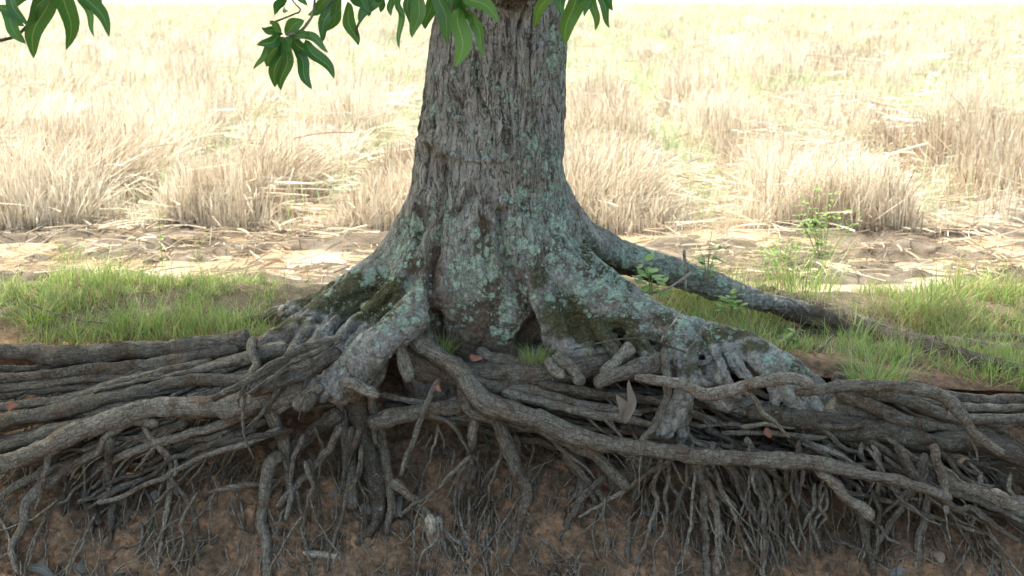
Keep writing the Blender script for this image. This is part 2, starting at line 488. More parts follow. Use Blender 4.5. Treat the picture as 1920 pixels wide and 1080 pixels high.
def build_bank():
    xs = np.concatenate([np.linspace(-4.5, -2.4, 30)[:-1], np.linspace(-2.4, 2.4, 470), np.linspace(2.4, 4.5, 30)[1:]])
    # face
    zs = np.concatenate([np.linspace(0.02, -0.9, 170), np.linspace(-0.92, -1.2, 26)[1:]])
    X, Z = np.meshgrid(xs, zs)
    Zt = Z + top_drop(X) * sstep(-0.5, 0.05, Z)
    Yf = soil_y(X, Zt)
    P = np.stack([X, Yf, Zt], -1).reshape(-1, 3)
    d = 0.034 * fbm(P * 7, 4) + 0.05 * np.abs(fbm(P * 19, 3)) + 0.018 * fbm(P * 50, 3)
    fade = sstep(0.02, -0.04, Z.ravel())
    P[:, 1] -= d * fade
    P[:, 2] += d * 0.5 * fade
    # top, from the lip backwards
    ts = np.concatenate([[0.012], np.linspace(0.03, 1, 100)])
    lipy = P.reshape(X.shape + (3,))[0, :, 1]
    Xt, Tt = np.meshgrid(xs, ts)
    Yt = lipy[None] * (1 - Tt) + 2.3 * Tt
    Zz = top_z(Xt, Yt)
    b = sstep(0.0, 0.10, Tt)
    Zz = P.reshape(X.shape + (3,))[0, :, 2][None] * (1 - b) + Zz * b
    Pt = np.stack([Xt, Yt, Zz], -1).reshape(-1, 3)
    Pt[:, 2] += (0.012 * fbm(Pt * 14, 3) + 0.007 * fbm(Pt * 45, 2)) * sstep(0, 0.05, Tt.ravel())
    V = np.vstack([Pt[::-1].reshape(len(ts), len(xs), 3)[:, ::-1].reshape(-1, 3), P])
    nr, nc = len(ts) + len(zs), len(xs)
    i = np.arange(nr - 1)[:, None] * nc
    j = np.arange(nc - 1)[None]
    Q = np.stack([i + j, i + nc + j, i + nc + j + 1, i + j + 1], -1).reshape(-1, 4)
    top = np.concatenate([sstep(0.02, 0.12, Tt)[::-1].ravel(), np.zeros(len(P))])
    me = make_mesh('bank', V, Q, M_SOIL, attrs={'top': top})
    tag(link('bank', me), 'eroded bank of reddish brown soil under the exposed roots', kind='structure')
build_bank()

def build_floor():               # the low ground before the bank, out of view below the frame
    n = 60
    xs = np.linspace(-40, 40, n); ys = np.linspace(-40, -5.6, n)
    X, Y = np.meshgrid(xs, ys)
    P = np.stack([X, Y, X * 0 - 1.21], -1).reshape(-1, 3)
    P[:, 2] += 0.03 * fbm(P * 0.8, 3)
    i = np.arange(n - 1)[:, None] * n; j = np.arange(n - 1)[None]
    Q = np.stack([i + j, i + j + 1, i + n + j + 1, i + n + j], -1).reshape(-1, 4)
    tag(link('low_ground', make_mesh('low_ground', P, Q, M_SOIL, attrs={'top': np.full(len(P), 0.6)})), 'low bare ground in front of the bank', kind='structure')
build_floor()

ROWW = 1.45
def row_phase(x, y):
    p = np.stack([x * 0.35, y * 0.22, x * 0 + 1.7], -1).reshape(-1, 3)
    s = x - 0.05 * y + 0.55 * fbm(p, 3).reshape(x.shape)
    return np.abs(((s + 0.17) / ROWW) % 1.0 - 0.5) * 2        # 1 in a track between rows, 0 mid-row
def field_z(x, y):
    x, y = np.asarray(x, float), np.asarray(y, float)
    p = np.stack([x, y, x * 0], -1).reshape(-1, 3)
    n = fbm(p * 1.1, 4).reshape(x.shape)
    n2 = fbm(p * 7.0 + 3, 3).reshape(x.shape)
    near = sstep(9, 2, y)
    ridge = 0.16 * sstep(.85, .3, row_phase(x, y)) * sstep(3.0, 3.6, y)
    mud = sstep(3.3, 2.9, y)
    puddle = 0.085 * np.exp(-((x + 2.3) / .85) ** 2 - ((y - 2.02) / .16) ** 2) + 0.06 * np.exp(-((x + 1.35) / .3) ** 2 - ((y - 2.35) / .14) ** 2) + 0.06 * np.exp(-((x - 1.35) / .35) ** 2 - ((y - 3.0) / .2) ** 2)
    n3 = fbm(p * np.array([1.6, 4.5, 1]) + 9, 4).reshape(x.shape)
    return -0.15 + 0.05 * n * (1 - .7 * mud) + 0.02 * n2 * (0.4 + near) + ridge + mud * (0.06 * n3 + .020 * n2 + .012) - puddle

def build_field():
    ys = np.concatenate([np.linspace(1.25, 5.2, 190), np.geomspace(5.25, 900, 130)])
    us = np.linspace(-1, 1, 230)
    Y, U = np.meshgrid(ys, us, indexing='ij')
    X = U * (4.6 + 0.62 * np.maximum(Y - 1.2, 0))
    Z = field_z(X, Y)
    Z = np.where(Y > 30, -0.12, Z)
    Z -= 0.25 * sstep(1.7, 1.25, Y)
    V = np.stack([X, Y, Z], -1).reshape(-1, 3)
    nr, nc = Y.shape
    i = np.arange(nr - 1)[:, None] * nc; j = np.arange(nc - 1)[None]
    Q = np.stack([i + j, i + j + 1, i + nc + j + 1, i + nc + j], -1).reshape(-1, 4)
    st = sstep(2.9, 3.6, Y).ravel()
    me = make_mesh('field', V, Q, M_FIELD, attrs={'straw': st, 'far': sstep(8, 25, Y).ravel(), 'wet': sstep(3.6, 2.9, Y).ravel()})
    tag(link('field', me), 'harvested rice field of mud and straw', kind='structure')
build_field()

def build_water():
    # muddy water lying in the lowest part of the strip between bund and field
    xs = np.linspace(-5.5, 5.5, 12); V = []
    for y in (1.3, 3.5): V += [(x, y, -0.157) for x in xs]
    n = len(xs)
    Q = [(i, i + 1, n + i + 1, n + i) for i in range(n - 1)]
    tag(link('water', make_mesh('water', np.array(V), np.array(Q), M_WATER)), 'shallow muddy water along the field edge', kind='structure')
build_water()

# ------------------------------------------------------------------ the tree
tree = empty('tree', (0, 0, 0))
tag(tree, 'old tree with lichen spotted trunk and a web of exposed roots', 'tree')

def PX(lst):                     # px, py, Y, r(m)
    return np.array([[*at(a, b, Y), r] for a, b, Y, r in lst])

CHAINS = [
    (0.06, PX([(948, -190, 0.03, .275), (940, -60, 0.02, .268), (936, 60, 0.01, .285), (924, 200, 0.0, .296), (917, 300, 0.0, .312), (915, 380, 0.0, .335), (912, 450, 0.0, .35), (905, 560, 0.0, .36), (905, 690, 0.02, .36)])),
    # left buttress, back
    (0.11, PX([(860, 400, 0.02, .18), (802, 456, 0.02, .16), (738, 512, 0.0, .13), (670, 560, -0.04, .115), (600, 605, -0.09, .10), (540, 640, -0.14, .085), (480, 660, -0.18, .06), (420, 668, -0.2, .045)])),
    (0.06, PX([(690, 530, .10, .09), (600, 575, .14, .065), (500, 605, .17, .05), (420, 622, .16, .04), (330, 640, .1, .035)])),
    # middle left
    (0.07, PX([(800, 500, -.15, .12), (730, 570, -.25, .075), (660, 630, -.30, .055), (600, 672, -.34, .045), (560, 700, -.36, .04)])),
    # front left limb of root
    (0.055, PX([(832, 470, -.20, .09), (812, 545, -.32, .078), (765, 600, -.43, .074), (712, 645, -.50, .076), (660, 690, -.55, .07), (610, 722, -.56, .052), (540, 742, -.57, .042)])),
    (0.05, PX([(690, 660, -.52, .06), (665, 720, -.53, .055), (640, 745, -.54, .04)])),
    # right back
    (0.08, PX([(1005, 415, .06, .21), (1083, 456, .12, .118), (1160, 482, .18, .085), (1250, 508, .27, .075), (1340, 535, .34, .066), (1430, 566, .40, .055), (1540, 596, .46, .05), (1640, 640, .40, .045), (1760, 668, .38, .035)])),
    # right front
    (0.11, PX([(985, 460, -.06, .20), (1060, 525, -.16, .162), (1140, 575, -.25, .135), (1220, 612, -.31, .112), (1300, 642, -.35, .102), (1390, 664, -.39, .096), (1480, 706, -.44, .082), (1550, 760, -.48, .07), (1630, 815, -.53, .055), (1690, 853, -.55, .045)])),
    # middle right
    (0.08, PX([(965, 500, -.20, .12), (1010, 585, -.30, .10), (1060, 640, -.36, .07), (1120, 668, -.38, .05)])),
    (0.07, PX([(900, 520, -.2, .14), (880, 620, -.27, .11), (870, 680, -.25, .09)])),
    (0.05, PX([(950, 540, -.2, .12), (958, 620, -.25, .10), (962, 690, -.25, .09)])),
    (0.05, PX([(835, 560, -.2, .08), (832, 640, -.24, .08), (830, 690, -.24, .07)])),
    # toes of the right buttress
    (0.035, PX([(1272, 630, -.40, .06), (1270, 670, -.48, .048), (1292, 705, -.55, .043), (1280, 745, -.60, .040), (1262, 782, -.62, .036), (1249, 808, -.63, .028)])),
    (0.03, PX([(1292, 720, -.54, .03), (1286, 775, -.58, .028), (1279, 815, -.60, .024), (1276, 845, -.61, .016)])),
    (0.02, PX([(1258, 790, -.62, .022), (1242, 806, -.64, .016), (1238, 818, -.64, .012)])),
    (0.02, PX([(565, 735, -.57, .03), (540, 755, -.60, .026), (522, 768, -.61, .022)])),
    (0.02, PX([(612, 722, -.58, .03), (604, 745, -.62, .024)])),
    (0.02, PX([(638, 720, -.58, .028), (634, 742, -.62, .022)])),
    (0.018, PX([(1318, 632, -.44, .042), (1338, 672, -.53, .034), (1356, 702, -.57, .027), (1366, 716, -.58, .020)])),
    (0.018, PX([(1362, 655, -.46, .038), (1385, 690, -.55, .030), (1408, 714, -.59, .024), (1416, 722, -.59, .018)])),
    (0.018, PX([(1398, 655, -.46, .038), (1422, 685, -.55, .028), (1446, 708, -.58, .022)])),
    (0.018, PX([(1432, 680, -.48, .040), (1446, 722, -.58, .026), (1450, 752, -.60, .022), (1462, 782, -.61, .020), (1476, 800, -.61, .014)])),
    (0.018, PX([(1458, 690, -.49, .046), (1478, 742, -.58, .038), (1500, 782, -.61, .034), (1512, 802, -.61, .026)])),
    (0.018, PX([(1500, 720, -.50, .044), (1522, 762, -.57, .034), (1552, 790, -.59, .028), (1590, 806, -.60, .022)])),
    (0.018, PX([(1540, 745, -.50, .040), (1580, 778, -.56, .028), (1640, 796, -.58, .020)])),
    (0.018, PX([(1285, 640, -.43, .040), (1300, 680, -.53, .034), (1330, 716, -.56, .030), (1385, 742, -.57, .026)])),
    (0.02, PX([(1130, 610, -.38, .05), (1150, 650, -.45, .03), (1165, 668, -.46, .02)])),
    (0.02, PX([(1190, 630, -.42, .045), (1215, 660, -.48, .03), (1238, 680, -.50, .024)])),
    (0.02, PX([(625, 600, -.20, .045), (600, 635, -.30, .035), (570, 665, -.34, .028), (545, 690, -.36, .02)])),
    (0.02, PX([(585, 610, -.20, .04), (560, 640, -.28, .03), (530, 672, -.32, .022)])),
    (0.035, PX([(1270, 700, -.46, .055), (1340, 745, -.50, .05), (1430, 770, -.52, .05), (1530, 792, -.53, .047), (1620, 806, -.54, .04)])),
    # crotch at the top: limbs leaving the trunk
    (0.08, PX([(955, -50, -.05, .20), (962, -62, -.22, .165), (975, -120, -.45, .15)])),
    (0.08, PX([(900, -80, .0, .2), (830, -180, .05, .16)])),
    (0.08, PX([(990, -90, .1, .2), (1060, -190, .2, .15)])),
]

def sdf_mesh(chains, lo, hi, h):
    n = np.ceil((hi - lo) / h).astype(int) + 1
    D = np.full(n, 1.0, np.float32)
    ax = [(lo[k] + h * np.arange(n[k])).astype(np.float32) for k in range(3)]
    for k, C in chains:
        pad = C[:, 3].max() + 2.2 * k
        a = np.clip(np.floor(((C[:, :3].min(0) - pad) - lo) / h).astype(int), 0, n)
        b = np.clip(np.ceil(((C[:, :3].max(0) + pad) - lo) / h).astype(int) + 1, 0, n)
        if (b <= a).any(): continue
        x = ax[0][a[0]:b[0], None, None]; y = ax[1][None, a[1]:b[1], None]; z = ax[2][None, None, a[2]:b[2]]
        best = np.full(b - a, 9.0, np.float32)
        for s in range(len(C) - 1):
            p, q = C[s, :3], C[s + 1, :3]
            pr = max(C[s, 3], C[s + 1, 3]) + 2.2 * k
            a2 = np.clip(np.floor((np.minimum(p, q) - pr - lo) / h).astype(int) - a, 0, b - a)
            b2 = np.clip(np.ceil((np.maximum(p, q) + pr - lo) / h).astype(int) + 1 - a, 0, b - a)
            if (b2 <= a2).any(): continue
            xx, yy, zz = x[a2[0]:b2[0]], y[:, a2[1]:b2[1]], z[:, :, a2[2]:b2[2]]
            d = q - p; L2 = float(d @ d)
            t = np.clip(((xx - p[0]) * d[0] + (yy - p[1]) * d[1] + (zz - p[2]) * d[2]) / L2, 0, 1)
            r = np.sqrt((xx - p[0] - t * d[0]) ** 2 + (yy - p[1] - t * d[1]) ** 2 + (zz - p[2] - t * d[2]) ** 2) - (C[s, 3] + t * (C[s + 1, 3] - C[s, 3]))
            sub = best[a2[0]:b2[0], a2[1]:b2[1], a2[2]:b2[2]]
            np.minimum(sub, r, out=sub)
        sub = D[a[0]:b[0], a[1]:b[1], a[2]:b[2]]
        w = np.clip(0.5 + 0.5 * (sub - best) / k, 0, 1)
        sub[...] = sub * (1 - w) + best * w - k * w * (1 - w)
    # surface nets
    ins = D < 0
    cnt = np.zeros(n - 1, np.uint8)
    for i in (0, 1):
        for j in (0, 1):
            for l in (0, 1):
                cnt += ins[i:n[0] - 1 + i, j:n[1] - 1 + j, l:n[2] - 1 + l]
    I = np.argwhere((cnt > 0) & (cnt < 8))
    idx = np.full(n - 1, -1, np.int32)
    idx[I[:, 0], I[:, 1], I[:, 2]] = np.arange(len(I))
    acc = np.zeros((len(I), 3)); num = np.zeros(len(I))
    for axis in range(3):
        o1, o2 = [k for k in range(3) if k != axis]
        for u in (0, 1):
            for v in (0, 1):
                A = I.copy(); A[:, o1] += u; A[:, o2] += v
                B = A.copy(); B[:, axis] += 1
                da, db = D[A[:, 0], A[:, 1], A[:, 2]], D[B[:, 0], B[:, 1], B[:, 2]]
                c = (da < 0) != (db < 0)
                t = np.where(c, da / np.where(c, da - db, 1), 0)
                pt = A.astype(float); pt[:, axis] += t
                acc[c] += pt[c]; num[c] += 1
    V = lo + h * acc / num[:, None]
    Qs = []
    for axis in range(3):
        o1, o2 = (axis + 1) % 3, (axis + 2) % 3
        sl0 = [slice(None)] * 3; sl1 = [slice(None)] * 3
        sl0[axis] = slice(0, n[axis] - 1); sl1[axis] = slice(1, n[axis])
        ch = ins[tuple(sl0)] != ins[tuple(sl1)]
        E = np.argwhere(ch)
        ok = (E[:, o1] > 0) & (E[:, o2] > 0) & (E[:, o1] < n[o1] - 1) & (E[:, o2] < n[o2] - 1)
        E = E[ok]
        def cell(u, v):
            c = E.copy(); c[:, o1] -= u; c[:, o2] -= v
            return idx[c[:, 0], c[:, 1], c[:, 2]]
        q = np.stack([cell(1, 1), cell(0, 1), cell(0, 0), cell(1, 0)], 1)
        flip = ~ins[E[:, 0], E[:, 1], E[:, 2]]
        q[flip] = q[flip][:, ::-1]
        Qs.append(q)
    return V, np.vstack(Qs)

def poly_dist(px, py, pts):
    best = np.full(len(px), 1e9)
    for (a, b), (c, d) in zip(pts[:-1], pts[1:]):
        L2 = (c - a) ** 2 + (d - b) ** 2
        t = np.clip(((px - a) * (c - a) + (py - b) * (d - b)) / L2, 0, 1)
        best = np.minimum(best, np.hypot(px - a - t * (c - a), py - b - t * (d - b)))
    return best

def build_trunk():
    lo, hi = np.array([-1.35, -0.78, -0.52]), np.array([1.78, 0.72, 1.86])
    V, Q = sdf_mesh(CHAINS, lo, hi, 0.0106)
    def split(V, Q):
        nv0 = len(V)
        E = np.stack([Q, np.roll(Q, -1, 1)], -1).reshape(-1, 2)
        key = np.minimum(E[:, 0], E[:, 1]).astype(np.int64) * nv0 + np.maximum(E[:, 0], E[:, 1])
        uq, inv = np.unique(key, return_inverse=True)
        a, b = uq // nv0, uq % nv0
        mid = (V[a] + V[b]) / 2
        cen = V[Q].mean(1)
        m4 = nv0 + inv.reshape(-1, 4)
        c = nv0 + len(uq) + np.arange(len(Q))
        Qn = np.concatenate([np.stack([Q[:, k], m4[:, k], c, m4[:, k - 1]], 1) for k in range(4)])
        return np.vstack([V, mid, cen]), Qn
    def relax(V, Q, lam):
        acc = np.zeros_like(V); num = np.zeros(len(V))
        for k in range(4):
            i, j = Q[:, k], Q[:, (k + 1) % 4]
            for ax_ in range(3):
                acc[:, ax_] += np.bincount(i, V[j, ax_], len(V)) + np.bincount(j, V[i, ax_], len(V))
            num += np.bincount(i, minlength=len(V)) + np.bincount(j, minlength=len(V))
        return V + lam * (acc / np.maximum(num, 1)[:, None] - V)
    V = relax(V, Q, 0.5)
    V, Q = split(V, Q)
    P = relax(V, Q, 0.6)
    FN = np.cross(P[Q[:, 2]] - P[Q[:, 0]], P[Q[:, 3]] - P[Q[:, 1]])
    N = np.stack([sum(np.bincount(Q[:, k], FN[:, ax_], len(P)) for k in range(4)) for ax_ in range(3)], 1)
    N /= np.linalg.norm(N, axis=1)[:, None] + 1e-12
    nv = len(P)
    px, py = project(P)
    front = sstep(0.1, -0.2, N[:, 1])
    z = P[:, 2]
    # large lumps
    disp = 0.018 * fbm(P * 5.0, 3) + 0.010 * fbm(P * 13, 3)
    # the flutes between the buttresses, and the hole at the foot
    for pts, w, dep in (
        ([(828, 300), (824, 380), (818, 450), (806, 500), (816, 560), (822, 640)], 9, .05),
        ([(800, 470), (772, 500), (765, 540)], 8, .03),
        ([(938, 400), (945, 470), (962, 530), (985, 590), (1000, 650)], 11, .05),
        ([(905, 420), (908, 470), (925, 520)], 12, .018),
        ([(990, 600), (985, 650), (995, 670)], 16, .06),
        ([(1050, 540), (1075, 600), (1090, 640)], 12, .03),
        ([(1130, 590), (1160, 630), (1210, 655)], 12, .03),
        ([(1312, 600), (1320, 650), (1328, 700), (1340, 730)], 10, .045),
        ([(1375, 665), (1385, 700)], 7, .025),
        ([(600, 600), (640, 570), (700, 545)], 9, .025),
        ([(1085, 440), (1130, 500), (1200, 540)], 10, .03),
        ([(640, 640), (680, 600), (730, 560)], 8, .03),
    ):
        jx = px + 6 * fbm(P * 22, 2)
        d = poly_dist(jx, py + 6 * fbm(P * 22 + 5, 2), pts)
        disp -= dep * np.exp(-(d / w) ** 2) * front
    # the scar that runs round the trunk, a flaky patch, a small knot
    d = poly_dist(px, py + 3 * fbm(P * 30, 2), [(780, 262), (815, 268), (840, 288), (880, 300), (935, 303), (960, 296)])
    disp += (0.012 * np.exp(-(d / 5) ** 2)) * front
    d2 = poly_dist(px, py, [(800, 215), (825, 240), (850, 235)])
    fl = np.exp(-(d2 / 28) ** 2) * front
    disp += fl * 0.02 * np.maximum(0, vnoise(P * 42))
    dk = np.hypot(px - 951, py - 247)
    disp += (0.008 * np.exp(-((dk - 9) / 4) ** 2) - 0.02 * np.exp(-(dk / 5) ** 2)) * front
    # bark fissures running up the trunk
    th = np.arctan2(P[:, 0] + 0.07, -P[:, 1]) * 0.31
    wv = 0.022 * fbm(np.stack([th * 6, z * 5, th * 0], 1), 3)
    a = np.stack([(th + wv) * 26, z * 2.4, th * 0 + 4], 1)
    b = np.stack([(th + wv * 1.4) * 48, z * 6.5, th * 0 + 9], 1)
    r1 = np.abs(vnoise(a)); r2 = np.abs(vnoise(b))
    gate = sstep(-0.25, 0.15, fbm(np.stack([th * 9, z * 4, th * 0 + 2], 1), 2))
    c1 = (1 - sstep(0.0, 0.10, r1)) * (0.35 + 0.65 * gate)
    c2 = (1 - sstep(0.0, 0.13, r2)) * 0.55
    up = sstep(0.22, 0.55, z)
    crack = np.clip(np.maximum(c1, c2), 0, 1) * up
    # on the buttresses the bark breaks into small scales instead
    s3 = np.abs(fbm(P * 24, 2)); crack_low = (1 - sstep(0, 0.06, s3)) * (1 - up) * 0.5
    disp -= 0.013 * crack + 0.005 * crack_low
    disp -= 0.008 * (1 - sstep(0, .10, np.abs(fbm(P * np.array([7, 9, 12]) + 3, 2)))) * (1 - up)
    disp -= 0.0025 * (1 - sstep(0, .12, np.abs(fbm(P * 21 + 8, 2)))) * (1 - up)
    disp += 0.005 * fbm(np.stack([th * 60, z * 14, th * 0], 1), 3) * up + 0.005 * fbm(P * 48, 3) * (1 - 0.6 * up)
    disp += 0.003 * vnoise(P * 60) * (1 - up)
    # grain running along the right and left buttresses
    P2 = P + N * disp[:, None]
    def blobs(lst):
        out = np.zeros(nv)
        for bx, by, sx, sy, k in lst:
            out = np.maximum(out, k * np.exp(-((px - bx) / sx) ** 2 - ((py - by) / sy) ** 2))
        return out * sstep(0.5, -0.1, N[:, 1])
    lich = blobs([(868, 530, 36, 60, .9), (960, 470, 60, 45, .85), (905, 480, 40, 30, .7), (1010, 410, 60, 60, .6), (1035, 340, 35, 90, .45), (1060, 470, 60, 50, .85), (1130, 530, 80, 40, .95), (1220, 565, 70, 32, .8), (1300, 590, 60, 26, .6),
                  (1185, 470, 90, 22, .95), (1280, 503, 70, 18, .95), (1350, 528, 50, 14, .7), (755, 465, 45, 40, .75), (720, 500, 60, 40, .45), (790, 550, 30, 50, .75), (740, 605, 30, 30, .4), (850, 430, 60, 50, .4), (960, 570, 30, 50, .75), (940, 610, 25, 40, .6),
                  (1040, 100, 25, 90, .6), (880, 160, 80, 150, .14), (640, 570, 60, 40, .3), (690, 610, 45, 45, .2), (1000, 250, 70, 100, .18), (1300, 640, 80, 50, .2), (1480, 680, 50, 30, .3), (960, 10, 70, 18, .45), (1030, 300, 30, 60, .3)])
    lich = np.clip(lich * 1.25 - 0.06 + 0.6 * fbm(P * 7, 3) * (lich > .05), 0, 1)
    lich *= sstep(-0.75, 0.1, N[:, 2] + 0.35)
    moss = blobs([(1060, 590, 60, 60, .8), (1140, 620, 80, 40, .9), (1220, 640, 60, 30, .6), (650, 560, 80, 40, .9), (600, 560, 80, 30, .8), (480, 600, 90, 30, .9), (720, 530, 50, 40, .7), (1400, 620, 60, 25, .7), (1500, 690, 60, 40, .5), (1150, 500, 60, 25, .6), (1230, 530, 60, 20, .5), (760, 600, 30, 40, .35), (1300, 690, 40, 30, .6), (1450, 700, 60, 40, .4), (1062, 200, 10, 150, .6), (700, 560, 70, 60, .85), (1010, 520, 40, 40, .6), (1100, 470, 30, 30, .7), (780, 440, 30, 30, .5), (1250, 600, 60, 25, .6), (560, 600, 60, 25, .5), (1340, 625, 50, 25, .75), (1420, 650, 50, 25, .6), (1300, 650, 20, 40, .6), (1380, 700, 40, 20, .4), (1180, 640, 60, 30, .8), (660, 530, 50, 30, .8)])
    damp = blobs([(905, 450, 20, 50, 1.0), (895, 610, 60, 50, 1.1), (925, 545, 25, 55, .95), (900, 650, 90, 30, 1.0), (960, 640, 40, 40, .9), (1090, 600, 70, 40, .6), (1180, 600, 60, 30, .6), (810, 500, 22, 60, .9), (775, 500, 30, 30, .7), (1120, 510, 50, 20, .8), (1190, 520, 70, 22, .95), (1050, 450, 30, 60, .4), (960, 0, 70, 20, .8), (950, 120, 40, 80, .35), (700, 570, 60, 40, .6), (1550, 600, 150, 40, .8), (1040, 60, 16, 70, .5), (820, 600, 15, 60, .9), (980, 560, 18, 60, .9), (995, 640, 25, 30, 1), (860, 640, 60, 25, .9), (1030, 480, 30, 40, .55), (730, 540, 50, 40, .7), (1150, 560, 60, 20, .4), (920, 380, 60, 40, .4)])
    pale = blobs([(860, 420, 50, 90, 1), (870, 520, 35, 90, .9), (970, 600, 40, 60, .9), (700, 650, 60, 50, .8), (640, 600, 50, 30, .6), (1020, 630, 50, 40, .9), (1250, 650, 40, 60, .9), (1400, 650, 80, 40, .8), (1310, 640, 60, 40, .8), (900, 250, 120, 200, .35), (1480, 740, 60, 50, .7)])
    me = make_mesh('trunk', P2, Q, M_TRUNK, attrs={'crack': np.clip(crack + crack_low, 0, 1), 'lichen': lich, 'moss': moss, 'damp': damp, 'pale': pale, 'upright': up})
    link('trunk', me, tree)
build_trunk()

# ---- roots: traced ones first, (px, py, radius px), offset towards the viewer in metres
_YB = ([560, 600, 660, 720, 800, 900, 1000, 1100], [0.05, -0.10, -0.30, -0.42, -0.49, -0.57, -0.69, -0.87])
def root_pts(lst, off=0.0, hug=0.0):
    out = []
    n = len(lst)
    for k, (a, b, r) in enumerate(lst):
        Y = np.interp(b, *_YB) - off + 0.5 * float(edge_shift((a - 960) / 480.)) * 0.6
        p = at(a, b, Y)
        rm = r * np.linalg.norm(p - CAM) / F
        ys = float(soil_y(p[0], p[2]))
        lim = ys - rm * 0.5 - 0.012
        if p[2] < -0.02:
            Y2 = min(Y, lim)
            if hug:
                w = hug * sstep(0.15, 0.8, k / max(1, n - 1))
                Y2 = Y2 * (1 - w) + min(lim, Y + 0.5) * w
            p = at(a, b, Y2)
        out.append([*p, rm])
    return np.array(out)

def soil_hit(px, py):
    p0, p1 = at(px, py, -1.6), at(px, py, 0.3)
    Pq = p0 + (p1 - p0) * _T60
    hit = np.nonzero(Pq[:, 1] >= soil_y(Pq[:, 0], Pq[:, 2]))[0]
    return float(Pq[hit[0], 1]) if len(hit) else 0.3
_T60 = np.linspace(0, 1, 70)[:, None]

NROOT = [0]
R_ = random.Random(3)
def add_root(P, ring=10, step=0.012, wob=0.008, lump=0.08, blunt=False, mat=None, name='root', wfreq=9.0, fork=True):
    NROOT[0] += 1
    parts = [tube(P, ring, step, wob, lump, blunt, NROOT[0], wfreq)]
    if not blunt and fork:
        C = catmull(P, 0.02)
        for q in range(R_.choice((1, 1, 2, 2, 3))):
            i = int(len(C) * R_.uniform(.25, .9)); i = min(max(i, 1), len(C) - 2)
            d = C[i + 1, :3] - C[i - 1, :3]; d /= np.linalg.norm(d) + 1e-9
            d = d + np.array([R_.uniform(-.5, .5), R_.uniform(-.25, .05), R_.uniform(-.9, .15)]); d /= np.linalg.norm(d)
            L = R_.uniform(.08, .32); r = max(.0025, C[i, 3] * R_.uniform(.35, .62))
            pts, p = [], C[i, :3].copy()
            for k in range(5):
                t = k / 4
                if p[2] < -.05: p[1] = min(p[1], float(soil_y(p[0], p[2])) - .6 * r)
                pts.append([*p, r * (1 - .65 * t)])
                d = d + np.array([R_.uniform(-.3, .3), R_.uniform(-.1, .1), R_.uniform(-.45, .15)]); d /= np.linalg.norm(d)
                p = p + d * L / 4
            parts.append(tube(np.array(pts), 7, 0.013, 0.010, 0.14, False, NROOT[0] + q + 7, 15))
    V, Fs, U = join_tubes(parts)
    me = make_mesh(name, V, Fs, mat or M_ROOT, uv=U)
    return link(name, me, tree)

